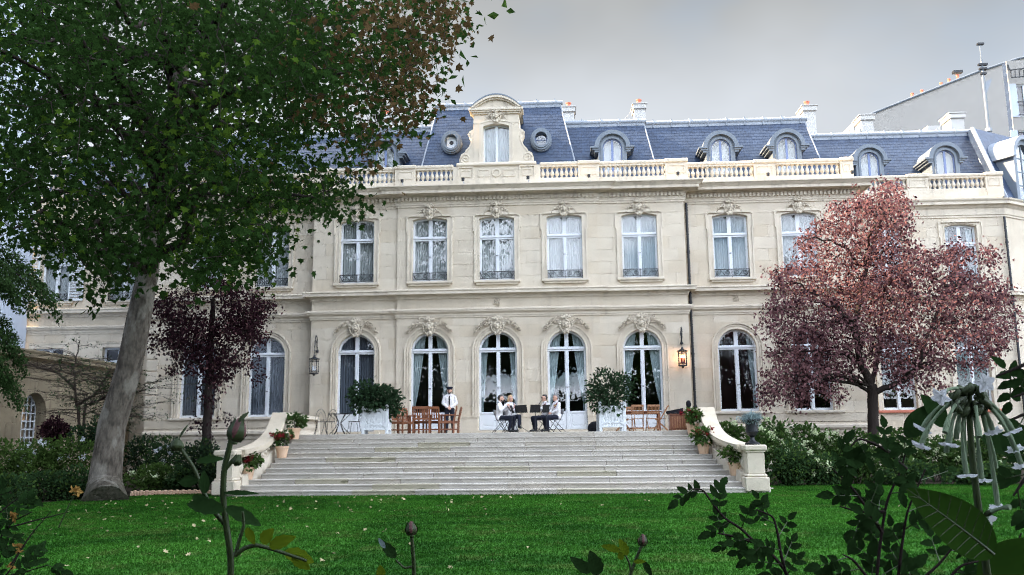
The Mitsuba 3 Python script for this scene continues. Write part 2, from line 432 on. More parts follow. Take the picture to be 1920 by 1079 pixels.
# bands between the storeys, plinths, returns
band = MB()
for x0, x1, Yw in ((-4.33, 4.33, 0.0), (-8.05, -4.33, 0.1), (4.33, 8.05, 0.1), (-15.4, -8.05, .6), (8.05, 15.4, .6), (-23.1, -15.4, 3.5), (15.4, 23.1, 3.5)):
    band.box(x0, x1, Yw + .004, Yw + .45, 6.7, 7.8)
    band.box(x0, x1, Yw + .004, Yw + .5, 11.5 if abs(x0) < 15.4 or abs(x1) < 15.5 else 11.3, 12.25)
for s in (-1, 1):
    for a, b, y0, y1 in ((8.05, 7.6, .4, .7), (15.4, 14.95, .9, 3.6)): band.box(min(s * a, s * b), max(s * a, s * b), y0, y1, 0, 12.2)
put(MANSION, 'wall', band, 'stone')
pl = MB()
for x0, x1, Yw in ((-4.33, 4.33, 0.0), (-8.05, -4.33, 0.1), (4.33, 8.05, 0.1)):
    cut = [x0] + [v for x in DOORS if x0 < x < x1 for v in (x - .83, x + .83)] + [x1]
    for a, b in zip(cut[::2], cut[1::2]):
        pl.box(a, b, Yw - .06, Yw + .4, 1.2, 2.33); pl.box(a, b, Yw - .095, Yw + .4, 2.33, 2.375)
    for x in DOORS:
        if x0 < x < x1: pl.box(x - .83, x + .83, Yw + .05, Yw + .4, 1.2, 1.775); pl.box(x - 1.1, x + 1.1, Yw - .45, Yw + .05, 1.5, 1.80)
put(MANSION, 'plinth', pl, 'stone')
for s in (-1, 1):
    p2 = MB(); a, b = sorted((s * 8.05, s * 15.4))
    p2.box(a, b, .54, 1.0, 0, 2.0); p2.box(a, b, .52, 1.0, 2.02, 2.36); put(MANSION, 'plinth', p2, 'stone')
    bp = MB(); pth = [(a, .54), (b, .54)]
    bp.sweep(pth, [(-.05, 1.55), (.05, 1.55), (.05, 1.66), (.10, 1.70), (.16, 1.76), (.16, 1.86), (.10, 1.9), (-.05, 1.92)])
    put(MANSION, 'base_moulding', bp, 'stone_trim')
MAIN = [(-15.4, 3.6), (-15.4, .6), (-8.05, .6), (-8.05, .1), (-4.33, .1), (-4.33, 0), (4.33, 0), (4.33, .1), (8.05, .1), (8.05, .6), (15.4, .6), (15.4, 3.6)]
FARP = [[(-23.1, 3.5), (-15.4, 3.5)], [(15.4, 3.5), (23.1, 3.5), (29.5, 7.6)]]
S2 = [(-.05, 6.56), (.045, 6.56), (.045, 6.62), (.075, 6.64), (.075, 6.72), (.13, 6.75), (.19, 6.80), (.19, 6.84), (.22, 6.86), (.22, 6.92), (.10, 6.95), (-.05, 6.97)]
S1 = [(-.05, 7.38), (.05, 7.38), (.05, 7.45), (.09, 7.47), (.09, 7.52), (.16, 7.56), (.30, 7.585), (.30, 7.55), (.335, 7.55), (.335, 7.66), (.37, 7.69), (.37, 7.73), (.14, 7.78), (-.05, 7.80)]
CORN = [(-.05, 11.42), (.05, 11.42), (.05, 11.49), (.085, 11.51), (.085, 11.58), (.11, 11.62), (.10, 11.64), (.10, 11.86), (.20, 11.87), (.25, 11.93), (.55, 11.95), (.55, 11.91), (.60, 11.91), (.60, 12.03), (.63, 12.05), (.68, 12.10), (.75, 12.16), (.78, 12.17), (.78, 12.21), (-.05, 12.27)]
CFAR = [(-.05, 11.22), (.05, 11.22), (.05, 11.30), (.09, 11.33), (.09, 11.62), (.14, 11.66), (.2, 11.74), (.34, 11.78), (.34, 11.9), (.40, 11.96), (.42, 12.02), (-.05, 12.06)]
for pth, prof, nm in ((MAIN, S2, 'string_course'), (MAIN, S1, 'string_course'), (MAIN, CORN, 'cornice')):
    put(MANSION, nm, MB().sweep(pth, prof), 'stone_trim')
for pth in FARP:
    for prof, nm in ((S2, 'string_course'), (S1, 'string_course'), (CFAR, 'cornice')): put(MANSION, nm, MB().sweep(pth, prof), 'stone_trim')
dn = MB()
for a, b in zip(MAIN[1:-2], MAIN[2:-1]):
    if abs(a[1] - b[1]) > .01: continue
    k = int((b[0] - a[0]) / .165); st = (b[0] - a[0]) / k
    for i in range(k): x = a[0] + (i + .5) * st; dn.box(x - .048, x + .048, a[1] - .20, a[1] - .09, 11.67, 11.85)
put(MANSION, 'dentil', dn, 'stone_trim', kind='stuff')
# the wing that turns away at the far end of the facade
aw = MB()
v = np.array([[23.1, 3.5, 0], [29.5, 7.6, 0], [29.5, 7.6, 12], [23.1, 3.5, 12]]); aw.add(np.vstack([v, v + [-.3, .5, 0]]), [[0, 1, 2, 3], [4, 7, 6, 5], [0, 4, 5, 1], [1, 5, 6, 2], [2, 6, 7, 3], [3, 7, 4, 0]])
put(MANSION, 'wall', aw, 'stone')
dp = MB()
for X, Yy, z0, z1 in ((8.22, .48, 1.7, 11.45), (23.0, 3.36, 0.2, 11.2)):
    dp.tube([(X, Yy, z0), (X, Yy, z1)], .055, 8)
    for z in np.arange(z0 + 1, z1, 2.2): dp.tube([(X, Yy, z - .04), (X, Yy, z + .04)], .075, 8)
put(MANSION, 'drainpipe', dp, 'iron', 40, kind='stuff')
for X, z, w, h, Yw in ((-.02, 7.22, .14, .13, 0), (0, 7.0, .09, .05, 0), (10.15, 7.23, .14, .1, .6)):
    vt = MB().poly(rect(X, w, z - h, z + h).difference(unary_union([rect(X + dx * w * .36, w * .11, z + dz * h * .4 - h * .12, z + dz * h * .4 + h * .12) for dx in (-2, -1, 0, 1, 2) for dz in (-2, -1, 0, 1, 2)])), Yw - .03, Yw + .01)
    g = put(MANSION, 'air_vent', vt, 'stone_warm'); put(g, 'backing', MB().box(X - w * .95, X + w * .95, Yw - .008, Yw + .01, z - h * .95, z + h * .95), 'black')
# rusticated corner of the left wing
for i in range(8):
    put(MANSION, 'corner_stone', MB().cbox(-15.46, -14.95, .545, .75, 2.45 + i * .52, 2.45 + i * .52 + .47, .015), 'stone_pale')

# window surrounds
def surround_arch(x, Yw):
    o = arch(x, .81, 2.37, SPR)
    mb = MB().poly(arch(x, 1.075, 2.372, SPR).difference(o), Yw - .035, Yw + .1)
    mb.poly(arch(x, 1.075, 2.372, SPR).difference(arch(x, 1.02, 2.3, SPR)), Yw - .10, Yw)
    mb.poly(arch(x, .965, 2.372, SPR).difference(arch(x, .935, 2.3, SPR)), Yw - .07, Yw)
    mb.poly(arch(x, .87, 2.372, SPR).difference(o), Yw - .06, Yw)
    return put(MANSION, 'arch_surround', mb, 'stone_trim')


def surround_seg(x, Yw, hw=.755):
    o = seg(x, hw, 8.1, 10.85, .12); e = hw + .275
    out = unary_union([seg(x, e - .05, 8.1, 10.98, .12), seg(x, e, 10.3, 11.02, .12)]); inn = unary_union([seg(x, e - .12, 8.1, 10.93, .12), seg(x, e - .07, 10.37, 10.95, .12)])
    mb = MB().poly(out.difference(o), Yw - .03, Yw + .1).poly(out.difference(inn), Yw - .075, Yw)
    mb.poly(seg(x, hw + .05, 8.1, 10.89, .12).difference(o), Yw - .05, Yw)
    mb.poly(seg(x, hw + .15, 10.99, 11.02, .12).intersection(sbox(x - 2, 10.9, x + 2, 11.3)), Yw - .12, Yw)
    k = put(MANSION, 'window_surround', mb, 'stone_trim')
    put(MANSION, 'sill', MB().cbox(x - 1.0, x + 1.0, Yw - .17, Yw + .2, 8.03, 8.135, .02).box(x - .9, x + .9, Yw - .1, Yw + .1, 7.95, 8.03), 'stone_trim')
    return k


for x in DOORS: surround_arch(x, 0.0 if abs(x) < 4.33 else .1)
for x in GW:
    surround_arch(x, .6)
    put(MANSION, 'sill', MB().cbox(x - 1.2, x + 1.2, .42, .8, 2.36, 2.475, .02), 'stone_trim')
for x in FW1: surround_seg(x, 0.0 if abs(x) < 4.33 else .1)
for x in FW2: surround_seg(x, .6)
for x in FARF: surround_seg(x, 3.5, .72)
for x in FARG:
    put(MANSION, 'window_surround', MB().poly(rect(x, .98, 2.5, 6.15).difference(rect(x, .75, 2.4, 5.9)), 3.46, 3.6).poly(rect(x, .98, 2.5, 6.15).difference(rect(x, .92, 2.4, 6.09)), 3.43, 3.5), 'stone_trim')
    put(MANSION, 'sill', MB().cbox(x - 1.05, x + 1.05, 3.33, 3.8, 2.38, 2.5, .02), 'brick_red' if x > 0 else 'stone_trim')


# windows: painted frame, panes, curtains
def sheet(x0, x1, z0, z1, Yc, edge=None, amp=.035, waves=9, nx=40, nz=14, seed=0):
    """A hanging cloth from x0 to x1; edge(t) moves its x1 side, t from 0 at the top to 1 at the bottom."""
    r = np.random.default_rng(seed); u, t = np.meshgrid(np.linspace(0, 1, nx), np.linspace(0, 1, nz), indexing='ij')
    xe = x1 if edge is None else edge(t); ph = r.uniform(0, 6)
    y = Yc + amp * np.sin(u * waves * 6.28 + ph + .5 * np.sin(t * 3)) + amp * .5 * np.sin(u * waves * 2.3 * 6.28 + ph)
    v = np.stack([x0 + u * (xe - x0), y, z1 + (z0 - z1) * t], -1).reshape(-1, 3)
    i, j = np.meshgrid(np.arange(nx - 1), np.arange(nz - 1), indexing='ij')
    return MB().add(v, np.stack([i * nz + j, (i + 1) * nz + j, (i + 1) * nz + j + 1, i * nz + j + 1], -1).reshape(-1, 4))


def pane(g, Yp):
    tv, tf = trimesh.creation.triangulate_polygon(g, engine='earcut')
    return MB().add(np.stack([tv[:, 0], np.full(len(tv), Yp), tv[:, 1]], 1), tf)


def window(name, op, x, hw, z0, ztop, tz, Yw, curt=None, door=False, rail=False, seed=0, curtain_mat='curtain', paint='window_paint'):
    w = uniq(f'{MANSION}__{name}'); Yf = Yw + .20
    zl = 2.56 if door else z0 + .1
    inner = op.buffer(-.085)
    sides = [sbox(x - 3, -1, x - .085, 30), sbox(x + .085, -1, x + 3, 30)]
    lights = [inner.intersection(s).intersection(sbox(x - 3, zl, x + 3, tz - .09)) for s in sides]
    if tz < ztop - .2: lights += [inner.intersection(s).intersection(sbox(x - 3, tz + .1, x + 3, 30)) for s in sides]
    body = op.buffer(.01).difference(unary_union(lights))
    fr = MB().poly(body, Yf, Yf + .07)
    fr.cbox(x - .06, x + .06, Yf - .05, Yf + .02, z0 + .02, tz - .09, .012)
    fr.cbox(x - hw - .01, x + hw + .01, Yf - .07, Yf + .02, tz - .02, tz + .075, .015); fr.box(x - hw, x + hw, Yf - .03, Yf + .02, tz - .085, tz - .03)
    for s in (-1, 1):
        if door:
            fr.cbox(x + s * .44 - .27, x + s * .44 + .27, Yf - .015, Yf + .02, z0 + .22, 2.42, .012); fr.box(x + s * .44 - .33, x + s * .44 + .33, Yf - .03, Yf + .02, 2.48, 2.54)
            fr.box(x + s * .44 - .33, x + s * .44 + .33, Yf - .03, Yf + .02, z0 + .04, z0 + .14)
    put(w, 'frame', fr, paint)
    for g in lights:
        if not g.is_empty: put(w, 'pane', pane(g.buffer(.015), Yf + .035), 'glass')
    put(w, 'handle', MB().tube([(x - .05, Yf - .07, zl + 1.0), (x + .05, Yf - .07, zl + 1.0)], .014, 5), 'iron')
    if curt == 'full':
        for s in (-1, 1): put(w, 'curtain', sheet(x + s * hw, x + s * .03, z0, ztop, Yw + .42, waves=7, seed=seed + s, nx=60, nz=8), curtain_mat, True)
    elif curt in ('drape', 'slim', 'wide', 'one'):
        k = {'drape': .62, 'slim': .34, 'wide': .82, 'one': .3}[curt]
        for s in (-1, 1):
            if curt == 'one' and s < 0: continue
            e = lambda t, s=s: x + s * (hw - hw * np.where(t < .72, k * np.clip(1 - t / .72, 0, 1) ** 0.8 * .85 + .2, .2 + .06 * (t - .72)))
            put(w, 'curtain', sheet(x + s * hw, 0, z0, ztop, Yw + .42, edge=e, waves=5, seed=seed + 3 * s, nx=44, nz=26, amp=.03), 'drape', True)
    if rail:
        mb = MB(); Yr = Yw + .03; a, b = x - hw + .005, x + hw - .005; z1, z2 = 8.22, 8.53
        mb.box(a, b, Yr - .025, Yr + .025, z2 - .03, z2); mb.box(a, b, Yr - .012, Yr + .012, z1, z1 + .022); mb.box(x - .012, x + .012, Yr - .012, Yr + .012, z1 - .06, z2)
        for s in (-1, 1):
            mb.box(x + s * (hw - .02) - .012, x + s * (hw - .02) + .012, Yr - .012, Yr + .012, z1 - .06, z2)
            for c, d in ((.2, 1), (.56, -1)):
                th = np.linspace(0, 3.4 * math.pi, 26); r = .022 + .085 * th / th[-1]
                mb.tube(np.stack([x + s * (c + d * r * np.cos(th)), np.full(26, Yr), (z1 + z2) / 2 + r * np.sin(th)], 1), .014, 5)
            q = bez((x + s * .3, Yr, z1 + .04), (x + s * .5, Yr, z2 - .05), (s * .02, 0, .04)); mb.tube(q, .014, 5)
            mb.tube(bez((x + s * .62, Yr, z1 + .03), (x + s * .71, Yr, z2 - .06), (s * .03, 0, 0)), .012, 5)
        put(w, 'railing', mb, 'iron', 40)
    return w


for x, c in zip(DOORS, ('full', 'drape', 'slim', 'drape', 'drape')):
    window('french_door', door_op(x), x, .81, 1.78, 5.9, 5.16, 0.0 if abs(x) < 4.33 else .1, c, True, seed=int(50 + x), curtain_mat='curtain_grey')
for x, c in zip(GW, ('full', 'full', 'one', None)):
    window('arched_window', gw_op(x), x, .81, 2.48, 5.9, 5.16, .6, c, seed=int(60 + x), curtain_mat='curtain_grey')
for x in FW1: window('upper_window', ff_op(x), x, .755, 8.14, 10.9, 10.05, 0.0 if abs(x) < 4.33 else .1, 'full', rail=True, seed=int(70 + x))
for x in FW2: window('upper_window', ff_op(x), x, .755, 8.14, 10.9, 10.05, .6, 'full', rail=True, seed=int(80 + x))
for x in FARF: window('upper_window', far_f(x), x, .72, 8.14, 10.85, 10.0, 3.5, 'full' if x < 0 else 'slim', rail=True, seed=int(90 + x))
for x in FARG: window('side_window', far_g(x), x, .75, 2.52, 5.9, 5.2, 3.5, None, seed=int(99 + x))
for s in (-1, 1):   # louvred shutters of the far left window
    sh = uniq(f'{MANSION}__shutter'); X = -21.63 + s * 1.12
    put(sh, 'frame', MB().poly(rect(X, .36, 8.16, 10.9).difference(unary_union([rect(X, .3, 8.24, 9.4), rect(X, .3, 9.5, 10.82)])), 3.36, 3.41), 'white_paint')
    sl = MB()
    for z in np.arange(8.28, 10.8, .075):
        if not 9.36 < z < 9.52: sl.bar((X - .3, 3.385, z), (X + .3, 3.385, z), .012, .07, (0, 1, .9))
    put(sh, 'slats', sl, 'white_paint', kind='stuff')
inner = MB()
for x0, x1, y0, y1 in ((-15.2, 15.2, 1.05, 7.5), (-23.3, -15.4, 4.1, 8), (15.4, 23.3, 4.1, 8)):
    inner.box(x0, x1, y1 - .1, y1, 0, 12.2)
    for z in (1.6, 7.3, 12.0): inner.box(x0, x1, y0 - .02, y1, z, z + .12)
    for xx in (x0, x1 - .1): inner.box(xx, xx + .1, y0 - .3, y1, 0, 12.2)
for x in (-8.2, -4.5, 4.4, 8.1, -11.6, 11.6): inner.box(x, x + .1, 1.1, 7.4, 1.7, 12)
put(MANSION, 'interior', inner, 'interior', kind='stuff')


# carved masks and cartouches
def rotm(ax, ang):
    a = unit(np.array(ax, float)); K = np.array([[0, -a[2], a[1]], [a[2], 0, -a[0]], [-a[1], a[0], 0]])
    return np.eye(3) + math.sin(ang) * K + (1 - math.cos(ang)) * K @ K


def ornament(x, z, Yw, face=True, s=1.0, garland=None, wings=False):
    mb = MB(); r = np.random.default_rng(int(abs(x * 97 + z * 31)) + 5); P = lambda a, b, c: (x + s * a, Yw + s * b, z + s * c)
    E = lambda c, q, R=None, k=1: mb.ell(P(*c), np.array(q) * s, k, R)
    E((0, -.04, -.02), (.25, .10, .31)); E((0, -.06, -.26), (.10, .11, .16))
    for sx in (-1, 1):
        E((sx * .09, -.10, -.34), (.05, .07, .10)); th = np.linspace(0, 8, 16); q = .02 + .011 * th
        mb.tube([P(sx * (.27 + a * math.cos(t)), -.10, .10 + a * math.sin(t)) for t, a in zip(th, q)], .032 * s, 5)
        mb.tube([P(sx * a, -.09, b) for a, b in ((.26, .2), (.3, .02), (.24, -.18), (.13, -.32))], .035 * s, 5)
    if face:
        E((0, -.15, 0), (.115, .11, .155), None, 2); E((0, -.24, -.12), (.05, .05, .035)); E((0, -.262, -.01), (.018, .03, .05)); E((0, -.245, -.065), (.045, .02, .012))
        for sx in (-1, 1): E((sx * .045, -.235, .045), (.038, .025, .012)); E((sx * .06, -.225, -.03), (.034, .03, .035))
        for a in np.linspace(-.6, 3.74, 15): E((.135 * math.cos(a), -.15 + r.uniform(-.03, .03), .03 + .165 * math.sin(a)), (.042, .06, .042))
    else:
        E((0, -.12, .0), (.16, .08, .2)); [E((.09 * k, -.2 + .02 * abs(k), .04), (.03, .03, .14), rotm((0, 1, 0), -.35 * k)) for k in (-1, 0, 1)]
    for k in range(-3, 4):
        a = k * .36; E((.2 * math.sin(a), -.12, .27 + .13 * math.cos(a)), (.042, .05, .13), rotm((0, 1, 0), a))
    E((0, -.16, .27), (.06, .06, .05))
    if wings:
        for sx in (-1, 1):
            for k in range(5): E((sx * (.34 + .075 * k), -.05, .16 - .03 * k - .012 * k * k), (.075, .045, .034), rotm((0, 1, 0), sx * (-.3 + .35 * k)))
            for k in range(4): E((sx * (.36 + .07 * k), -.05, .06 - .01 * k), (.06, .04, .028), rotm((0, 1, 0), sx * (.5 + .2 * k)))
    if garland:
        R, zc = garland
        for sx in (-1, 1):
            a = np.radians(76 - 34 * r.random(150) ** .9); k = (76 - np.degrees(a)) / 34; rad = R + (r.random(150) * .26 - .03) * (1.1 - .8 * k)
            q = np.stack([x + sx * rad * np.cos(a), Yw - .03 - .09 * r.random(150), zc + rad * np.sin(a)], 1); mb.add(*leaves(q, .085, r, 'oval', .2, -.2, np.stack([sx * np.sin(a), 0 * a - .4, -np.cos(a) + .5], 1)))
    return mb


for x in DOORS:
    Yw = 0.0 if abs(x) < 4.33 else .1
    put(MANSION, 'mask_keystone', ornament(x, 6.16, Yw - .06, True, .92, (1.2, SPR)), 'stone_carved', True)
for x in FW1: put(MANSION, 'mask_keystone', ornament(x, 11.17, (0.0 if abs(x) < 4.33 else .1) - .08, True, .82, None, True), 'stone_carved', True)
for x in FW2: put(MANSION, 'cartouche', ornament(x, 11.2, .52, False, .8, None, True), 'stone_carved', True)

# roof balustrade: bays of balusters between solid pedestals
BAL = ply(MB().lathe([(.085, 0), (.085, .04), (.05, .05), (.042, .075), (.055, .10), (.088, .17), (.094, .22), (.075, .29), (.045, .36), (.038, .41), (.05, .44), (.05, .455), (.085, .47), (.085, .51)], n=10), 'stone_trim', 35)
BAYS = [(-3.57, -1.92, .05), (1.92, 3.57, .05), (-7.34, -4.48, .15), (4.48, 7.34, .15), (-14.95, -12.18, .65), (-11.24, -8.3, .65), (8.3, 11.24, .65), (12.18, 14.95, .65), (-22.42, -19.85, 3.55), (-18.88, -16.3, 3.55), (16.3, 18.88, 3.55), (19.85, 22.42, 3.55)]
Z0 = 12.62
for a, b, Yw in BAYS:
    k = uniq(f'{MANSION}__balustrade'); n = int(round((b - a) / .207)); st = (b - a) / n
    put(k, 'rail', MB().cbox(a - .02, b + .02, Yw - .02, Yw + .3, 13.2, 13.34, .03).box(a, b, Yw + .02, Yw + .26, 13.13, 13.2), 'stone_trim')
    put(k, 'base', MB().box(a, b, Yw + .0, Yw + .3, 12.2, Z0), 'stone_trim')
    for i in range(n): put(k, 'baluster', BAL, None, M=T().translate([a + (i + .5) * st, Yw + .14, Z0]))
edges = sorted(BAYS)
sol = [(-4.48, -3.57, .04), (3.57, 4.48, .04), (-8.3, -7.34, .12), (7.34, 8.3, .12), (-12.18, -11.24, .62), (11.24, 12.18, .62), (-15.5, -14.95, .62), (14.95, 15.5, .62), (-19.85, -18.88, 3.52), (18.88, 19.85, 3.52), (22.42, 23.2, 3.52), (-23.2, -22.42, 3.52), (15.5, 16.3, 3.52), (-16.3, -15.5, 3.52)]
for a, b, Yw in sol:
    mb = MB().box(a, b, Yw + .02, Yw + .4, 12.2, 13.2).cbox(a - .03, b + .03, Yw - .05, Yw + .43, 13.2, 13.37, .03); c, h = (a + b) / 2, (b - a) / 2 - .16
    mb.poly(rect(c, h + .05, 12.72, 13.1).difference(rect(c, h, 12.77, 13.05)), Yw - .005, Yw + .03).poly(rect(c, (b - a) / 2 - .02, 12.2, 12.6), Yw - .015, Yw + .03)
    put(MANSION, 'pedestal', mb, 'stone_trim')
mb = MB().box(-1.92, 1.92, .05, .6, 12.2, 13.24).cbox(-1.75, 1.75, -.06, .65, 13.24, 13.38, .03)
for c, h in ((-1.35, .22), (1.35, .22), (-.55, .28), (.55, .28)): mb.poly(rect(c, h, 12.75, 13.08).difference(rect(c, h - .05, 12.8, 13.03)), .02, .06)
mb.poly(Point(0, 12.92).buffer(.19).difference(Point(0, 12.92).buffer(.13)), .0, .06).box(-1.0, 1.0, .01, .06, 12.2, 12.6)
for s in (-1, 1): mb.box(s * 1.35 - .4, s * 1.35 + .4, -.01, .06, 12.2, 13.24) if False else mb.poly(rect(s * 1.35, .36, 12.2, 13.24).difference(rect(s * 1.35, .3, 12.66, 13.16)), -.0, .06)
put(MANSION, 'pedestal', mb, 'stone_trim')

# the carved stone dormer in the middle of the roof
half = [(1.64, 13.38), (1.64, 13.62), (1.56, 13.84), (1.40, 13.92), (1.36, 14.02), (1.2, 14.2), (1.12, 14.45), (1.18, 14.58), (1.24, 14.72), (1.19, 14.90), (1.03, 14.96), (1.0, 15.64)]
body = Polygon([(x, z) for x, z in half] + [(-x, z) for x, z in half[::-1]]); opn = seg(0, .575, 13.4, 15.06, .12)
D_ = uniq(f'{MANSION}__stone_dormer')
db = MB().poly(body.difference(opn), .16, .75).poly(rect(0, 1.0, 13.38, 15.7).difference(rect(0, .97, 13.3, 15.8)), .5, 2.4)
for s in (-1, 1):
    db.poly(rect(s * .85, .13, 13.5, 15.2).difference(opn), .10, .2).box(s * .85 - .16, s * .85 + .16, .08, .2, 15.2, 15.3).box(s * .85 - .14, s * .85 + .14, .09, .2, 13.38, 13.52)
    th = np.linspace(0, 11, 40); r = .03 + .0195 * th
    db.tube(np.stack([s * (1.36 - r * np.cos(th)), np.full(40, .15), 13.63 + r * np.sin(th)], 1), .032, 5); db.tube(np.stack([s * (1.17 - .35 * r * np.cos(th)), np.full(40, .15), 14.76 + .35 * r * np.sin(th)], 1), .02, 5)
    db.tube([(s * a, .15, b) for a, b in ((1.36, 13.92), (1.22, 14.1), (1.08, 14.4), (1.06, 14.62))], .025, 5)
put(D_, 'body', db, 'stone_trim')
pd = MB().box(-1.06, 1.06, .08, .7, 15.64, 15.72).cbox(-1.2, 1.2, -.06, .75, 15.78, 15.9, .02).box(-1.12, 1.12, .0, .7, 15.72, 15.78)
def bow(hw, z, rise): return Polygon([(t, z + rise * (1 - (t / hw) ** 2)) for t in np.linspace(-hw, hw, 17)])
pd.poly(bow(1.0, 15.86, .42), .12, .7).poly(bow(1.06, 15.88, .54).difference(bow(.98, 15.85, .44)), .0, 2.2).poly(bow(1.12, 15.9, .58).difference(bow(1.05, 15.86, .5)), -.1, 2.2)
put(D_, 'pediment', pd, 'stone_trim'); put(D_, 'lead_cap', MB().poly(bow(1.15, 15.92, .60).difference(bow(1.14, 15.88, .58)), -.12, 2.2), 'zinc_dark')
put(D_, 'surround', MB().poly(seg(0, .72, 13.4, 15.2, .12).difference(opn), .06, .2).poly(seg(0, .76, 13.4, 15.24, .12).difference(seg(0, .70, 13.3, 15.18, .12)), .03, .2), 'stone_trim')
put(D_, 'mask', ornament(0, 15.5, .07, True, .72, None, True), 'stone_carved', True)
fr = MB().poly(opn.difference(unary_union([opn.buffer(-.05).intersection(sbox(-.05 * 0 + a, 13.5, b, 16)) for a, b in ((-1, -.06), (.06, 1))])), .34, .40).cbox(-.04, .04, .30, .36, 13.42, 15.1, .01)
put(D_, 'frame', fr, 'white_paint')
for a, b in ((-1, -.06), (.06, 1)): put(D_, 'pane', pane(opn.buffer(-.04).intersection(sbox(a, 13.46, b, 16)), .37), 'glass')
put(D_, 'curtain', sheet(-.56, .56, 13.42, 15.1, .55, waves=10), 'curtain', True)

# slate mansards: each course of slates laid over the one below
def mansard(x0, x1, xt0, xt1, Y0, slope, z0, z1, yback=9.0):
    R_ = uniq(f'{MANSION}__roof'); H = z1 - z0; Yt = Y0 + slope * H; e = .05
    V = np.array([[x0, Y0 + e, z0], [x1, Y0 + e, z0], [xt1, Yt + e, z1], [xt0, Yt + e, z1], [x0, yback, z0], [x1, yback, z0], [xt1, yback, z1], [xt0, yback, z1]])
    put(R_, 'slope', MB().mf(m3.Manifold.hull_points(V)), 'slate_edge')
    sl = MB(); nrow = int(H / .16); L = math.hypot(1, slope); up = np.array([0, slope, 1]) / L; nn = np.array([0, -1, slope]) / L
    for i in range(nrow):
        za, zb = z0 + i * .16, min(z0 + (i + 1) * .16 + .05, z1); q = (za - z0) / H; a, b = x0 + (xt0 - x0) * q, x1 + (xt1 - x1) * q; w = 1 / 4.2
        k0 = math.floor(a / w) - 1
        for k in range(k0, math.ceil(b / w) + 1):
            l, rr = max((k + .5 * (i % 2)) * w + .003, a), min((k + 1 + .5 * (i % 2)) * w - .003, b)
            if rr - l < .02: continue
            j = rng.uniform(.004, .010); p0 = np.array([0, Y0 + slope * (za - z0), za]); p1 = np.array([0, Y0 + slope * (zb - z0), zb])
            A, B = p0 + nn * (j + .008), p1 + nn * .002
            v = np.array([[l, *A[1:]], [rr, *A[1:]], [rr, *B[1:]], [l, *B[1:]], [l, *p0[1:]], [rr, *p0[1:]]]); sl.add(v, [[0, 1, 2, 3], [4, 5, 1, 0]])
    put(R_, 'slates', sl, 'slate', kind='stuff')
    for s, a, b in ((0, x0, xt0), (1, x1, xt1)):    # end slopes
        put(R_, 'end_slates', MB().add([[a, Y0 + .02, z0], [a, yback, z0], [b, yback, z1], [b, Yt + .02, z1]], [[0, 1, 2, 3]]), 'slate')
        put(R_, 'hip_strip', MB().tube([(a, Y0 - .0, z0), (b, Yt - .0, z1)], .035, 6), 'zinc')
    rd = MB().tube([(xt0 - .12, Yt - .05, z1 + .03), (xt1 + .12, Yt - .05, z1 + .03)], .115, 10).box(xt0 - .05, xt1 + .05, Yt - .1, Yt + .02, z1 - .2, z1 - .02).tube([(xt0, Yt + .12, z1 + .17), (xt1, Yt + .12, z1 + .17)], .05, 8)
    put(R_, 'ridge', rd, 'zinc', 40)
    for x in np.arange(xt0 + .4, xt1, .86): put(R_, 'ridge_collar', MB().tube([(x - .03, Yt - .05, z1 + .03), (x + .03, Yt - .05, z1 + .03)], .135, 8).box(x - .02, x + .02, Yt - .14, Yt, z1 - .2, z1 + .2), 'zinc')
    return R_


mansard(-3.75, 3.72, -2.95, 2.85, .95, .36, 12.4, 17.0)
for s in (-1, 1):
    so = lambda *a: sorted(s * t for t in a)
    (a, b), (c, d) = so(3.0, 7.32), so(2.6, 6.75); mansard(a, b, c, d, 1.4, .4, 12.4, 16.05)
    (a, b), (c, d) = so(6.6, 14.95), so(6.0, 14.35); mansard(a, b, c, d, 2.0, .4, 12.4, 16.15, 9.2)
    (a, b), (c, d) = so(14.3, 23.5), so(14.3, 23.45); mansard(a, b, c, d, 4.55, .4, 12.1, 16.2, 11)


def dormer(x, Yf, z=0.0):
    d = uniq(f'{MANSION}__dormer'); sp = 14.28 + z; o = arch(x, .43, 12.5, sp)
    put(d, 'cheek', MB().poly(arch(x, .64, 12.3, sp).difference(arch(x, .60, 12.2, sp)), Yf + .1, Yf + 2.0), 'zinc_dark')
    h = MB().poly(arch(x, .64, 12.3, sp).difference(o), Yf, Yf + .14).poly(arch(x, .52, 12.4, sp).difference(o), Yf - .05, Yf)
    put(d, 'face', h, 'zinc_dark')
    up = lambda r: arch(x, r, sp - .0, sp)
    h = MB().poly(up(.80).difference(up(.62)), Yf - .16, Yf + 2.0).poly(up(.72).difference(up(.6)), Yf - .08, Yf + .1)
    for s in (-1, 1): h.box(min(x + s * .6, x + s * .98), max(x + s * .6, x + s * .98), Yf - .16, Yf + 1.6, sp - .02, sp + .06).box(min(x + s * .6, x + s * .9), max(x + s * .6, x + s * .9), Yf - .1, Yf + 1.5, sp - .10, sp - .02).box(min(x + s * .62, x + s * .8), max(x + s * .62, x + s * .8), Yf - .06, Yf + 1.4, sp - .2, sp - .1)
    put(d, 'hood', h, 'zinc_dark')
    inn = o.buffer(-.045); ls = [inn.intersection(sbox(x - 2, 12.6, x - .05, 20)), inn.intersection(sbox(x + .05, 12.6, x + 2, 20))]
    put(d, 'frame', MB().poly(o.difference(unary_union(ls)), Yf + .06, Yf + .11), 'frame_blue')
    for g in ls: put(d, 'pane', pane(g.buffer(.01), Yf + .085), 'glass')
    put(d, 'blind', MB().box(x - .5, x + .5, Yf + .3, Yf + .32, 12.4, 14.9 + z), 'curtain')


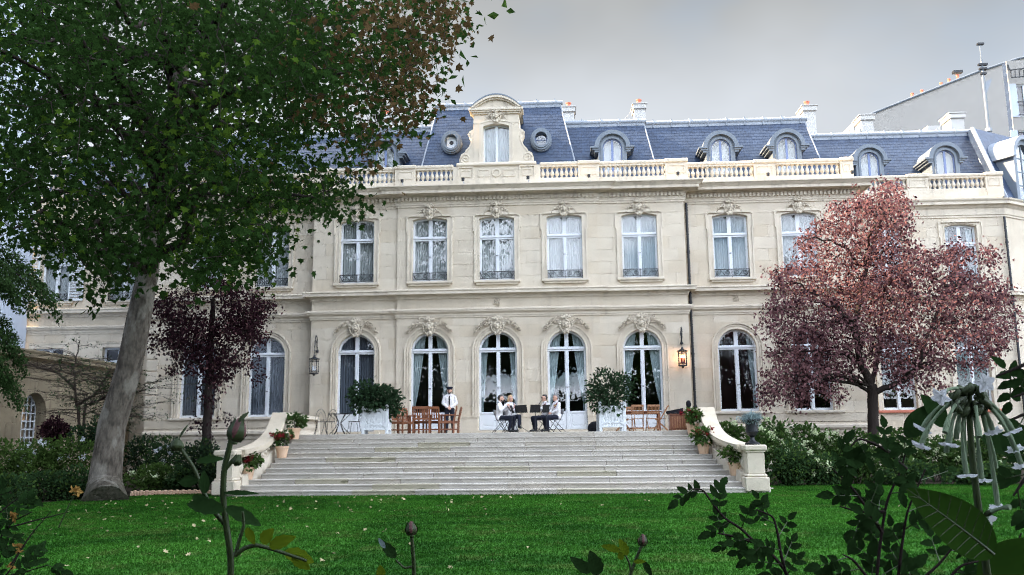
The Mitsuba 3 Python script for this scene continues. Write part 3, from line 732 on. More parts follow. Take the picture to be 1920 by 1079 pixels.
for s in (-1, 1):
    dormer(s * 5.15, 1.2); dormer(s * 10.05, 1.7); dormer(s * 13.0, 1.7); dormer(s * 17.45, 4.1, -.05); dormer(s * 20.95, 4.1, -.05)
for i, x in enumerate((-2.17, 1.95)):
    d = uniq(f'{MANSION}__oculus'); el = lambda r: affinity.scale(Point(x, 14.88).buffer(1, 16), r * .86, r)
    put(d, 'ring', MB().poly(el(.50).difference(el(.38)), 1.42, 2.3).poly(el(.56).difference(el(.46)), 1.52, 2.3).poly(el(.42).difference(el(.33)), 1.36, 1.6), 'zinc_dark')
    put(d, 'frame', MB().poly(el(.40).difference(rect(x, .22, 14.62, 15.16)), 1.62, 1.66), 'frame_blue' if i else 'zinc_dark')
    if i == 0: put(d, 'panel', MB().poly(rect(x, .22, 14.62, 15.16).difference(Point(x, 14.88).buffer(.1)), 1.63, 1.65), 'white_paint'); put(d, 'fan', MB().poly(Point(x, 14.88).buffer(.10), 1.66, 1.68), 'black')
    else: put(d, 'pane', pane(rect(x, .23, 14.6, 15.18), 1.645), 'glass'); put(d, 'bar', MB().box(x - .24, x + .24, 1.61, 1.64, 14.87, 14.9), 'frame_blue'); put(d, 'backing', MB().box(x - .4, x + .4, 1.75, 1.77, 14.4, 15.3), 'curtain_grey')
for x, zt, w, pot in ((3.32, 18.75, .28, 1), (7.07, 18.8, .28, 1), (15.85, 18.4, .3, 1), (18.75, 17.8, .3, 0), (23.3, 17.75, .33, 0), (-6.5, 18.6, .3, 1), (-14.0, 18.4, .3, 1)):
    c = uniq(f'{MANSION}__chimney')
    put(c, 'stack', MB().box(x - w, x + w, 7.6, 8.6, 14, zt - .3), 'plaster_far'); put(c, 'cap', MB().cbox(x - w - .07, x + w + .07, 7.5, 8.7, zt - .3, zt - .05, .02).box(x - w - .12, x + w + .12, 7.45, 8.75, zt - .05, zt), 'plaster_far')
    if pot: put(c, 'pot', MB().lathe([(.12, 0), (.12, .3), (.15, .31), (.15, .36), (.1, .36), (.1, 0)], (x, 8, zt), 10), 'brick_red', 40)
    put(c, 'stay', MB().tube([(x - w, 8, zt - .1), (x - w - .7, 8, zt - .95)], .012, 4), 'zinc')
# the steep slate roof and dormer of the wing that turns away
m2 = uniq(f'{MANSION}__roof')
put(m2, 'slope', MB().add([[23.5, 3.9, 12.05], [30, 8.0, 12.05], [29.3, 9.4, 16.2], [23.0, 5.5, 16.2], [23.5, 9, 12.05], [23.0, 9, 16.2]], [[0, 1, 2, 3], [0, 3, 5, 4]]), 'slate'); put(m2, 'hip_strip', MB().tube([(23.5, 3.9, 12.05), (23.0, 5.5, 16.2)], .1, 6), 'zinc')
dd = uniq(f'{MANSION}__dormer'); ang = math.degrees(math.atan2(4.1, 6.4)); Mx = T().translate([24.9, 4.75, 0]).rotate([0, 0, 1], ang); o = arch(0, .62, 12.3, 14.4)
put(dd, 'face', MB().poly(arch(0, .85, 12.1, 14.4).difference(o), 0, 1.6), 'zinc_dark', M=Mx)
put(dd, 'hood', MB().poly(arch(0, 1.05, 14.3, 14.4).difference(arch(0, .85, 14.2, 14.4)), -.15, 1.8), 'zinc', M=Mx)
gl = [rect(sx * .29, .25, z, z + .62).intersection(o.buffer(-.03)) for sx in (-1, 1) for z in (12.35, 13.02, 13.69, 14.36)]
put(dd, 'frame', MB().poly(o.difference(unary_union(gl)), .12, .17), 'zinc_dark', M=Mx)
for g in gl: put(dd, 'pane', pane(g, .145), 'glass', M=Mx)
put(dd, 'blind', MB().box(-.6, .6, .4, .42, 12.2, 15), 'curtain', M=Mx)


# ---------------------------------------------------------------- ground, terrace, garden stairs
scene['ground'] = ply(MB().box(-160, 160, -120, 200, -.6, -.03), 'soil'); labels['ground'] = {'kind': 'structure', 'label': 'dark soil of the planting beds round the lawn'}
LAWN = Polygon([(-8.2, -11.25), (-9.0, -11.45), (-9.6, -12.2), (-10.2, -13.2), (-11.0, -14.6), (-11.9, -17.5), (-12.0, -21), (-11.4, -26), (-10.5, -31.5), (-4, -33.6), (4, -33.9), (9, -32.5), (13, -28), (17, -19), (18.5, -12.5), (16.5, -9.6), (12, -8.9), (9.0, -9.1), (8.0, -10.5), (7, -12), (-6, -12), (-7, -11.3)]).buffer(.6).buffer(-.6)
scene['lawn'] = ply(MB().plan(LAWN, -.3, 0.0), 'grass_green'); labels['lawn'] = {'kind': 'structure', 'label': 'mown green lawn in front of the stairs'}
TER = Polygon([(-7.0, -8.08), (7.5, -8.08), (8.04, -.6), (8.04, .5), (-8.04, .5), (-7.75, -.6)])
scene['terrace'] = ply(MB().plan(TER, -.2, 1.672).plan(TER.buffer(-.02), 1.672, 1.685), 'step_stone'); labels['terrace'] = {'kind': 'structure', 'label': 'stone terrace at the top of the garden stairs'}
ST = thing('garden_stairs', 'wide pale stone garden stairs with curved balusters, rising from the lawn to the terrace', 'stairs')
rs = np.random.default_rng(4); HR = .1404
XL = lambda k: {1: -6.98, 2: -6.8, 3: -6.55}.get(k, -6.12)
XR = lambda k: {1: 8.28, 2: 8.16, 3: 7.95, 4: 7.55, 5: 7.4, 6: 7.3}.get(k, 7.1)
STAIN = {(1, 2), (1, 5), (3, 1), (7, 1), (9, 2), (10, 2), (5, 3), (2, 2), (4, 5)}
for k in range(1, 13):
    w = put(ST, 'step', MB().box(XL(k) + .1, XR(k) - .1, -12.5 + .4 * (k - 1) + .05, -12.5 + .4 * k + .3, max((k - 1) * HR - .1, -.1), k * HR - .012), 'step_stone')
    x = XL(k); i = 0
    while x < XR(k) - .05:
        e = min(x + rs.uniform(1.3, 2.5), XR(k)); e = XR(k) if XR(k) - e < .6 else e
        mat = 'step_stone_mossy' if (k, i) in STAIN else ['step_stone', 'step_stone_pale', 'step_stone', 'step_stone_tan'][int(rs.integers(4))]
        y0 = -12.5 + .4 * (k - 1) + rs.uniform(-.004, .004)
        mb = MB()
        if k <= 2:     # the lowest steps have rounded ends
            g = sbox(x + .003, y0, e - .003, y0 + .5); r = .32 if k == 1 else .2
            g = g.intersection(sbox(XL(k), y0, XR(k), y0 + 3).buffer(-r).buffer(r)); mb.plan(g, (k - 1) * HR - .03, k * HR)
        else:
            mb.cbox(x + .003, e - .003, y0, y0 + .46, (k - 1) * HR - .03, k * HR - rs.uniform(0, .003), .012)
        if k < 12: mb.box(x + .004, e - .004, y0 - .018, y0 + .02, k * HR - .035, k * HR - .006)
        put(w, 'stone_slab', mb, mat); x = e; i += 1


def loft(ts, c, hw, lo, hi, n=1):
    mb = MB(); P = np.array([c(t) for t in ts]); d = np.gradient(P, axis=0); d = unit(d); nr = np.stack([d[:, 1], -d[:, 0]], 1); V = []
    for p, q, t in zip(P, nr, ts):
        a, b = p + q * hw, p - q * hw; V += [[*a, lo(t)], [*b, lo(t)], [*b, hi(t)], [*a, hi(t)]]
    F = []
    for i in range(len(ts) - 1):
        for j in range(4): F.append([4 * i + j, 4 * i + (j + 1) % 4, 4 * i + 4 + (j + 1) % 4, 4 * i + 4 + j])
    F += [[0, 1, 2, 3], [4 * len(ts) - 4 + j for j in range(4)]]
    return mb.add(V, F)


def ip(tab):
    a = np.array(tab); return lambda t: float(np.interp(t, a[:, 0], a[:, 1]))


for s, cx in ((-1, [(0, -6.64), (.3, -6.44), (.55, -6.38), (.8, -6.42), (1, -6.56)]), (1, [(0, 7.3), (.35, 7.24), (.6, 7.33), (.8, 7.5), (1, 7.7)])):
    fx = ip(cx); tt = np.linspace(0, 1, 25)
    smx = np.poly1d(np.polyfit(tt, [fx(t) for t in tt], 4)); c = lambda t: (float(smx(t)), -8.15 - 3.85 * t)
    zt = np.poly1d(np.polyfit([0, .12, .25, .5, .75, .9, 1], [2.42, 2.17, 1.94, 1.62, 1.4, 1.305, 1.28], 3)); zr = lambda t: float(zt(t)); stp = lambda t: 1.685 - .1404 / .4 * 3.85 * t
    put(ST, 'handrail', loft(tt, c, .24, lambda t: zr(t) - .13, lambda t: zr(t)).join(loft(tt, c, .19, lambda t: zr(t) - .2, lambda t: zr(t) - .12)), 'stone_warm', 25)
    put(ST, 'kerb', loft(tt, c, .17, lambda t: -.1, lambda t: stp(t) + .17), 'stone_trim', 25)
    for i in range(15):
        t = (i + .6) / 15; z0 = stp(t) + .15; h = zr(t) - .17 - z0; x, y = c(t)
        if h > .14: put(ST, 'baluster', BAL, None, M=T().translate([x, y, z0]).scale([1.25, 1.25, h / .51]))
    px = -6.74 if s < 0 else 7.86; py = -12.3
    pr = MB().cbox(px - .32, px + .32, py - .3, py + .5, 0.05, .42, .02).cbox(px - .28, px + .28, py - .27, py + .45, .42, .50, .03).cbox(px - .23, px + .23, py - .22, py + .42, .5, 1.08, .012)
    pr.box(px - .25, px + .25, py - .25, py + .44, 1.08, 1.12).cbox(px - .30, px + .30, py - .3, py + .46, 1.12, 1.27, .03)
    put(ST, 'pier', pr, 'stone')
    # the level balustrade along the side of the terrace
    x0, y0, x1, y1 = (-6.66, -8.1, -7.62, -.55) if s < 0 else (7.32, -8.1, 7.8, -.55); c2 = lambda t: (x0 + (x1 - x0) * t, y0 + (y1 - y0) * t)
    t2 = [0, .5, 1]; put(ST, 'handrail', loft(t2, c2, .2, lambda t: 2.29, lambda t: 2.42), 'stone_trim'); put(ST, 'kerb', loft(t2, c2, .16, lambda t: 1.0, lambda t: 1.8), 'stone_trim')
    for i in range(26): x, y = c2((i + 1) / 27); put(ST, 'baluster', BAL, None, M=T().translate([x, y, 1.79]).scale([1.1, 1.1, .99]))
    for q in (0, 1): x, y = c2(q); put(ST, 'pier', MB().cbox(x - .2, x + .2, y - .17, y + .17, 1.6, 2.3, .01), 'stone_trim')
eg = MB()
for i in range(34): eg.cbox(-10.0 + i * .085, -9.92 + i * .085, -11.3 + .012 * i, -11.22 + .012 * i, -.05, .10 + .02 * (i % 2), .012)
ed = thing('bed_edging', 'low scalloped border edging along the planting bed beside the stairs', 'edging'); put(ed, 'border', eg, 'terracotta', kind='stuff')


# ---------------------------------------------------------------- other buildings
PV = thing('garden_pavilion', 'low ochre stone pavilion with a moulded cornice and a deep arched window', 'pavilion')
MP = T().translate([-17.5, 0, 0]).rotate([0, 0, 1], 90); ow = arch(-4.1, .78, .7, 2.62)
put(PV, 'wall', MB().poly(sbox(-16, 0, 3.4, 4.5).difference(ow), .012, .6), 'stone_ochre', M=MP)
for r in range(8):
    z0, z1 = r * .56 + .01, (r + 1) * .56 - .004; x = -10 - .6 * (r % 2)
    while x < 3.4:
        e = min(x + 1.2, 3.4); g = sbox(x + .008, z0, e - .008, z1).difference(ow)
        if g.area > .02: put(PV, 'stone_block', MB().poly(g, -.004 * rs.uniform(0, 1), .013), 'stone_ochre', M=MP)
        x = e
CP = [(-.05, 4.32), (.05, 4.32), (.08, 4.4), (.10, 4.55), (.24, 4.62), (.40, 4.68), (.40, 4.8), (.46, 4.88), (.46, 4.94), (-.05, 4.98)]
put(PV, 'cornice', MB().sweep([(-16, 0), (3.4, 0)], CP).sweep([(-16, 0), (3.4, 0)], [(-.05, 3.95), (.04, 3.95), (.06, 4.05), (-.05, 4.07)]), 'stone_ochre', M=MP)
put(PV, 'roof', MB().box(-16, 3.4, -.1, 5, 4.9, 5.0), 'zinc', M=MP)
w = uniq(f'{PV}__window'); gl = [rect(-4.1 + dx, .115, .8 + .31 * j, 1.06 + .31 * j).intersection(ow.buffer(-.05)) for dx in (-.58, -.29, .05, .34, .62) for j in range(9)]
put(w, 'frame', MB().poly(ow.difference(unary_union(gl)), .42, .47), 'window_paint', M=MP); put(w, 'pane', pane(ow.buffer(-.03), .45), 'glass', M=MP); put(w, 'room', MB().box(-5.2, -3, 1.4, 1.5, 0, 4).box(-5.2, -3, .6, 1.5, 3.9, 4), 'interior', M=MP)
NB = thing('white_house', 'tall plain white rendered house rising behind the low pavilion', 'house')
put(NB, 'wall', MB().box(-42, -22.75, -64, 3.3, 0, 28), 'plaster_white'); put(NB, 'roof', MB().box(-42.2, -22.55, -64.2, 3.5, 28, 28.3), 'zinc')
for y in (-18, -13): put(NB, 'window', MB().box(-22.76, -22.72, y - .6, y + .6, 8, 10.2), 'interior')
PW = thing('gabled_house', 'pale house with a bare sloping side wall seen above the roof', 'house'); Yb = 30.0
pg = [at(*p, Yb) for p in ((1600, 228), (1690, 192), (1835, 135), (1905, 112), (1960, 100), (1960, 330), (1600, 330))]
gw = Polygon([(p[0], p[2]) for p in pg[:5]] + [(pg[4][0], 5), (pg[0][0], 5)])
put(PW, 'wall', MB().poly(gw, Yb, Yb + 8), 'plaster_gable')
put(PW, 'coping', MB().tube([p + [0, -.05, .03] for p in pg[:5]], .10, 6), 'zinc_dark')
for x, y in ((1711, 181), (1729, 175), (1765, 161), (1780, 154), (1796, 146)): p = at(x, y + 4, Yb + .4); put(PW, 'chimney_pot', MB().lathe([(.11, -.3), (.11, .35), (.14, .36), (.14, .42), (0, .42)], p, 8), 'brick_red')
p = at(1796, 146, Yb + .4); put(PW, 'cowl', MB().box(p[0] - .35, p[0] + .35, p[1] - .2, p[1] + .2, p[2] + .35, p[2] + .55), 'iron')
c = at(1746, 240, 18); put(PW, 'chimney', MB().box(c[0] - .4, c[0] + .4, 17.6, 18.4, 12, c[2]), 'plaster_far')
RB = thing('balconied_house', 'tall pale house with railed windows and iron balcony at the edge of the roofline', 'house'); Yr = 14.0
a, b = at(1886, 110, Yr), at(1886, 345, Yr); wy = sbox(a[0], 5, a[0] + 9, a[2] - .15)
wins = [sbox(at(x0, y0, Yr)[0], at(x0, y1, Yr)[2], at(x1, y0, Yr)[0], at(x0, y0, Yr)[2]) for x0, x1, y0, y1 in ((1905, 1935, 158, 220), (1908, 1940, 245, 320))]
put(RB, 'wall', MB().poly(wy.difference(unary_union(wins)), Yr, Yr + .07), 'plaster_gable')
put(RB, 'side_wall', MB().box(a[0] + .004, a[0] + .3, Yr + .07, Yr + .5, 5, a[2] - .16), 'slate')
for g in wins:
    x0, z0, x1, z1 = g.bounds; w = uniq(f'{RB}__window')
    put(w, 'pane', pane(g, Yr + .2), 'glass'); put(w, 'backing', MB().box(x0, x1, Yr + .36, Yr + .39, z0, z1), 'interior'); put(w, 'frame', MB().poly(g.difference(unary_union([sbox(x0 + .06, z0 + .06, (x0 + x1) / 2 - .04, z1 - .06), sbox((x0 + x1) / 2 + .04, z0 + .06, x1 - .06, z1 - .06)])), Yr + .12, Yr + .18), 'window_paint')
    put(w, 'shutter', MB().box(x0 - .45, x0 - .03, Yr - .06, Yr - .01, z0, z1), 'plaster_white')
    put(w, 'railing', MB().bar((x0 - .1, Yr - .1, z0 + .9), (x1 + .1, Yr - .1, z0 + .9), .04).bar((x0 - .1, Yr - .1, z0 + .1), (x1 + .1, Yr - .1, z0 + .1), .03), 'iron')
q = [at(x, y, Yr - .6) for x, y in ((1893, 132), (1925, 128), (1896, 146), (1925, 143))]; rb = MB().bar(q[0], q[1], .05).bar(q[2], q[3], .05)
for x in (1895, 1903, 1911, 1919): rb.bar(at(x, 131, Yr - .6), at(x + 1, 146, Yr - .6), .035)
rb.bar(at(1896, 132, Yr - .6), at(1896, 132, Yr), .05).bar(at(1915, 130, Yr - .6), at(1915, 130, Yr), .05).bar(at(1892, 132, Yr - .6), at(1889, 122, Yr - .6), .09); put(RB, 'balcony_rail', rb, 'iron')
MS = thing('mast', 'tall grey roof mast with small aerials against the sky', 'mast'); b, t = at(1857, 275, 10), at(1827, 80, 10)
b[0], t[0] = b[0], b[0] + .05
t = np.array([at(1843, 140, 10)[0], 10, at(1829, 80, 10)[2]]); b[1] = 10; m_ = b + (t - b) * .66; b[2] = 12.0
put(MS, 'pole', MB().tube([b, m_], .085, 8).tube([m_, m_ + (t - m_) * .5], .055, 8).tube([m_, t], .035, 6), 'zinc_dark')
for q, l in ((.45, .12), (.52, .16), (.58, .2), (.95, .14)): p = m_ + (t - m_) * q if q > .6 else m_ + (t - m_) * (q - .4) * 2; put(MS, 'aerial', MB().box(p[0] - l, p[0] + l * 1.4, 9.9, 10.1, p[2] - .05, p[2] + .05), 'iron')
put(MS, 'bracket', MB().poly(Polygon([(m_[0], m_[2] - .3), (m_[0] + .45, m_[2] - .1), (m_[0], m_[2] - 1.1)]), 9.95, 10.05), 'zinc')
for z in (15.5, 17.5): put(MS, 'collar', MB().lathe([(.17, 0), (.17, .18)], (b[0] + (m_[0] - b[0]) * .5, 10, z), 8), 'zinc')


# ---------------------------------------------------------------- furniture, lamps, pots
ZT = 1.686


def kit(parts): return [(n, ply(m, mat, sm)) for n, m, mat, sm in parts]


def place(name, label, cat, parts, x, y, z, rot=0, group=None, s=1.0, lean=None):
    k = thing(name, label, cat, group); M = at_place(x, y, z, rot, s)
    if lean: M = M.rotate([0, 1, 0], lean)
    for n, d in parts: put(k, n, d, None, M=M)
    return k


def armchair():     # faces -Y
    P = []; m = 'teak_dark'
    for sx in (-1, 1):
        P.append(('leg', MB().cbox(sx * .29 - .028, sx * .29 + .028, -.29, -.235, 0, .66, .005), m, False))
        P.append(('leg', MB().bar((sx * .29, .24, 0), (sx * .29, .25, .45), .055).bar((sx * .29, .25, .44), (sx * .29, .36, .95), .055, .05), m, False))
        P.append(('armrest', MB().cbox(sx * .29 - .045, sx * .29 + .045, -.32, .3, .645, .675, .006), m, False))
        P.append(('side_rail', MB().cbox(sx * .29 - .02, sx * .29 + .02, -.24, .24, .36, .43, .004).box(sx * .29 - .015, sx * .29 + .015, -.24, .24, .12, .165), m, False))
    P.append(('front_rail', MB().box(-.27, .27, -.28, -.25, .36, .43).box(-.27, .27, .235, .26, .12, .165), m, False))
    for i in range(7): P.append(('seat_slat', MB().cbox(-.265, .265, -.27 + i * .075, -.21 + i * .075, .43, .452, .003), m, False))
    P.append(('top_rail', MB().bar((-.3, .355, .92), (.3, .355, .92), .04, .1), m, False)); P.append(('lower_rail', MB().bar((-.27, .275, .52), (.27, .275, .52), .03, .06), m, False))
    for i in range(6): x = -.21 + i * .084; P.append(('back_slat', MB().bar((x, .28, .53), (x, .35, .89), .042, .016), m, False))
    return kit(P)


def folding_teak():
    P = []; m = 'teak'
    for sx in (-1, 1):
        P.append(('leg', MB().bar((sx * .21, -.27, 0), (sx * .21, .30, .93), .022, .045), m, False)); P.append(('leg', MB().bar((sx * .185, .27, 0), (sx * .185, -.20, .46), .022, .045), m, False))
    for i in range(6): P.append(('seat_slat', MB().cbox(-.2, .2, -.22 + i * .072, -.165 + i * .072, .44, .46, .003), m, False))
    P.append(('top_rail', MB().bar((-.22, .30, .91), (.22, .30, .91), .025, .07), m, False)); P.append(('lower_rail', MB().bar((-.2, .155, .66), (.2, .155, .66), .02, .045), m, False))
    for i in range(8): x = -.17 + i * .0486; P.append(('back_slat', MB().bar((x, .165, .67), (x, .29, .89), .026, .012), m, False))
    P.append(('stretcher', MB().bar((-.19, .215, .1), (.19, .215, .1), .02, .04).bar((-.2, -.2, .12), (.2, -.2, .12), .02, .04), m, False))
    return kit(P)


def folding_metal():
    P = []; m = 'iron'
    for sx in (-1, 1):
        P.append(('leg', MB().tube([(sx * .2, -.24, 0), (sx * .2, .10, .50), (sx * .2, .24, .84)], .012, 6), m, 40)); P.append(('leg', MB().tube([(sx * .18, .28, 0), (sx * .18, -.18, .45)], .012, 6), m, 40))
    P.append(('seat', MB().cbox(-.19, .19, -.2, .2, .445, .465, .008), 'chrome_grey', False)); P.append(('backrest', MB().bar((-.2, .2, .74), (.2, .2, .74), .02, .19), 'chrome_grey', False))
    P.append(('stretcher', MB().tube([(-.18, .2, .09), (.18, .2, .09)], .01, 5).tube([(-.2, -.17, .1), (.2, -.17, .1)], .01, 5), m, 40))
    return kit(P)


def wire_chair():
    a = np.linspace(0, math.pi, 14); P = []
    P.append(('backrest', MB().tube(np.stack([.19 * np.cos(a), .2 + .07 * np.sin(a), .45 + .45 * np.sin(a)], 1), .010, 5).tube(np.stack([.1 * np.cos(a), .2 + .06 * np.sin(a), .45 + .33 * np.sin(a)], 1), .008, 5), 'iron', 50))
    g = np.linspace(0, 2 * math.pi, 17); P.append(('seat', MB().tube(np.stack([.2 * np.cos(g), .2 * np.sin(g), np.full(17, .45)], 1), .011, 5).lathe([(0, .448), (.19, .448)], n=14), 'iron', 50))
    for sx in (-1, 1):
        for sy in (-1, 1): P.append(('leg', MB().tube([(sx * .14, sy * .14, .45), (sx * .17, sy * .17, .2), (sx * .22, sy * .22, 0)], .010, 5), 'iron', 50))
    return kit(P)


KA, KF, KM, KW = armchair(), folding_teak(), folding_metal(), wire_chair()
gA = 'dark teak armchairs on the terrace'
for x, y, r, l in ((750, -4.6, 72, 'reddish teak armchair seen from its side, next to the white planter under the untidy bush'), (766, -3.6, 60, 'teak armchair half hidden behind the armchair beside the white planter'),
                   (791, -5.1, 183, 'teak armchair with its slatted back to the lawn, left of its twin'), (811, -4.6, 176, 'teak armchair with its slatted back to the lawn, nearer the man in the cap'),
                   (838, -4.9, -84, 'teak armchair in front of the standing man in the cap'), (847, -4.1, -80, 'teak armchair behind the one in front of the standing man')):
    place('teak_armchair', l, 'chair', KA, at(x, 800, y)[0], y, ZT, r, gA)
gF = 'folding teak chairs round the garden table'
for x, y, r, l in ((1196, -4.4, 178, 'folding teak chair with its slatted back to the lawn, beside the white planter'), (1224, -4.3, 185, 'folding teak chair with its slatted back to the lawn, nearer the wooden cabinet'),
                   (1239, -3.7, -95, 'folding teak chair seen sideways, at the cabinet end of the table'), (1168, -3.7, 88, 'folding teak chair partly hidden by the white planter at the end of the table'), (1180, -2.6, 0, 'folding teak chair on the door side of the table')):
    place('folding_teak_chair', l, 'chair', KF, at(x, 800, y)[0], y, ZT, r, gF)
x = at(1196, 780, -3.6)[0]
tb = [('table_top', MB().cbox(-.75, .75, -.42, .42, .70, .735, .008), 'teak_dark', False), ('apron', MB().box(-.68, .68, -.36, .36, .62, .70), 'teak_dark', False)] + [('leg', MB().cbox(sx * .66 - .035, sx * .66 + .035, sy * .34 - .035, sy * .34 + .035, 0, .64, .005), 'teak_dark', False) for sx in (-1, 1) for sy in (-1, 1)]
place('garden_table', 'rectangular teak garden table among the folding chairs', 'table', kit(tb), x + .1, -3.6, ZT)
gW = 'thin wire cafe chairs'
for x, y, r, l in ((602, -6.0, 20, 'thin wire cafe chair nearest the stair balustrade'), (618, -5.6, -10, 'thin wire cafe chair close behind the round wire table'), (664, -5.6, -60, 'thin wire cafe chair beside the white planter')):
    place('wire_chair', l, 'chair', KW, at(x, 800, y)[0], y, ZT, r, gW)
t = [('table_top', MB().lathe([(0, .70), (.42, .70), (.42, .72), (0, .72)], n=22), 'iron', 40)]
for i in range(6):
    a = i * math.pi / 3 + .3; c, s = math.cos(a), math.sin(a); t.append(('leg', MB().tube([(.36 * c, .36 * s, .70), (.06 * c, .06 * s, .42), (.06 * c, .06 * s, .36), (.2 * c, .2 * s, .16), (.36 * c, .36 * s, 0)], .012, 5), 'iron', 50))
place('wire_table', 'round wire cafe table with curved crossing legs', 'table', kit(t), at(637, 800, -6.2)[0], -6.2, ZT)
# cabinet with cases, bag, round fan
x = at(1275, 790, -1.6)[0]
cb = [('body', MB().cbox(-.42, .42, -.25, .25, .04, .62, .008), 'teak_dark', False), ('top', MB().cbox(-.46, .46, -.29, .29, .62, .66, .006), 'teak_dark', False)] + [('door', MB().cbox(sx * .2 - .185, sx * .2 + .185, -.272, -.25, .1, .58, .006), 'teak_dark', False) for sx in (-1, 1)] + [('foot', MB().box(sx * .37 - .04, sx * .37 + .04, sy * .2 - .04, sy * .2 + .04, 0, .05), 'teak_dark', False) for sx in (-1, 1) for sy in (-1, 1)]
cb += [('slat', MB().box(-.34 + i * .097, -.31 + i * .097, -.285, -.27, .12, .56), 'teak', False) for i in range(8)]
place('wooden_cabinet', 'low reddish wooden cabinet against the wall by the drainpipe', 'cabinet', kit(cb), x, -1.6, ZT)
for dx, l, s, lb in ((-.2, .34, .13, 'bulky black instrument case on the left of the wooden cabinet'), (.22, .24, .09, 'flat black instrument case on the right of the wooden cabinet')):
    k = thing('instrument_case', lb, 'case'); put(k, 'shell', MB().mf(m3.Manifold.hull_points(np.array([[x + dx + l * math.cos(a) * (1 if j else .92), -1.6 + .2 * math.sin(a), ZT + .662 + j * s * (1.3 + .5 * math.cos(a))] for a in np.linspace(0, 6.28, 14) for j in (0, .5, 1)]))), 'felt_black', 40); put(k, 'handle', MB().tube([(x + dx - .07, -1.81, ZT + .70), (x + dx - .05, -1.85, ZT + .70), (x + dx + .05, -1.85, ZT + .70), (x + dx + .07, -1.81, ZT + .70)], .012, 5), 'iron')
p = at(1291, 758, -1.3); k = thing('stand_fan', 'small round black fan head on a thin stand beside the drainpipe', 'fan')
put(k, 'head', MB().ell(p, (.10, .06, .15), 2), 'felt_black', True); put(k, 'pole', MB().tube([(p[0], -1.3, ZT), (p[0], -1.3, p[2] - .12)], .018, 6), 'iron'); put(k, 'base', MB().lathe([(0, .03), (.15, .02), (.16, 0)], (p[0], -1.3, ZT), 12), 'iron')
p = at(1116, 806, -5.6); k = thing('black_bag', 'soft black bag lying on the terrace beside the round bush planter', 'bag')
put(k, 'body', MB().mf(m3.Manifold.hull_points(np.array([[p[0] + .27 * math.cos(a) * q, -5.6 + .17 * math.sin(a) * q, ZT + h] for a in np.linspace(0, 6, 12) for q, h in ((.9, 0), (1, .12), (.85, .25), (.45, .34))]))), 'felt_black', 60); put(k, 'strap', MB().tube(bez((p[0] - .2, -5.65, ZT + .2), (p[0] + .2, -5.65, ZT + .2), (0, 0, .3), 8), .014, 5), 'felt_black')


def planter(name, label, x, y):
    k = thing(name, label, 'planter'); M = at_place(x, y, ZT, 4); w = .40
    for sx in (-1, 1):
        for sy in (-1, 1):
            put(k, 'post', MB().cbox(sx * w - .05, sx * w + .05, sy * w - .05, sy * w + .05, 0, .86, .006).lathe([(.035, 0), (.03, .02), (.06, .06), (.05, .11), (0, .13)], (sx * w, sy * w, .86), 10), 'white_paint', 30, M=M)
    for i in range(7): put(k, 'plank', MB().cbox(-.345 + i * .1 - .002, -.25 + i * .1 - .002, -w - .02, -w + .015, .16, .80, .006), 'white_paint', False, M=M); put(k, 'plank', MB().cbox(w - .015, w + .02, -.345 + i * .1 - .002, -.25 + i * .1 - .002, .16, .80, .006), 'white_paint', False, M=M)
    for z in (.13, .27, .78): put(k, 'rail', MB().cbox(-w, w, -w - .035, -w + .03, z, z + .06, .006).cbox(w - .03, w + .035, -w, w, z, z + .06, .006), 'white_paint', M=M)
    put(k, 'box', MB().box(-w + .02, w - .02, -w + .02, w - .02, .15, .8), 'white_paint', M=M)
    put(k, 'hinge', MB().box(w - .11, w + .056, -w - .055, -w + .02, .24, .36).box(-w - .05, -w + .1, -w - .055, -w + .02, .24, .36), 'white_paint', M=M); return k


def bush(key, c, rad, n, size, mat, seed, shape='oval', mat2=None, frac=.0, bumps=7, up=.6, stems=5, z0=None, fill=.55):
    """A leafy clump: leaves in overlapping lobes round c, stems from the ground."""
    r = np.random.default_rng(seed); c = np.array(c, float); rad = np.array(rad, float)
    lobes = [c + rad * .62 * unit(r.normal(size=3)) * [1, 1, .8] for _ in range(bumps)]; lobes.append(c)
    pos = []; per = n // len(lobes)
    for L in lobes:
        d = unit(r.normal(size=(per, 3))); q = (fill + (1 - fill) * r.random(per)) ** .7; pos.append(L + d * q[:, None] * rad * .56 * r.uniform(.8, 1.15))
    pos = np.vstack(pos); m = r.random(len(pos)) < frac
    ax = unit(pos - c) + [0, 0, .25]
    put(key, 'foliage', leaves(pos[~m], size, r, shape, .25, up, ax[~m]), mat)
    if frac > 0: put(key, 'young_leaves', leaves(pos[m] + [0, 0, .03], size, r, shape, .2, up, ax[m]), mat2)
    st = MB(); zb = c[2] - rad[2] if z0 is None else z0
    for L in lobes[:stems]: st.tube(bez((c[0] + r.normal() * .08 * rad[0], c[1] + r.normal() * .08 * rad[1], zb), L, (0, 0, .1)), np.linspace(.022, .008, 6) * min(1.6, max(.5, rad[2])), 5)
    put(key, 'stems', st, 'bark_dark'); return pos


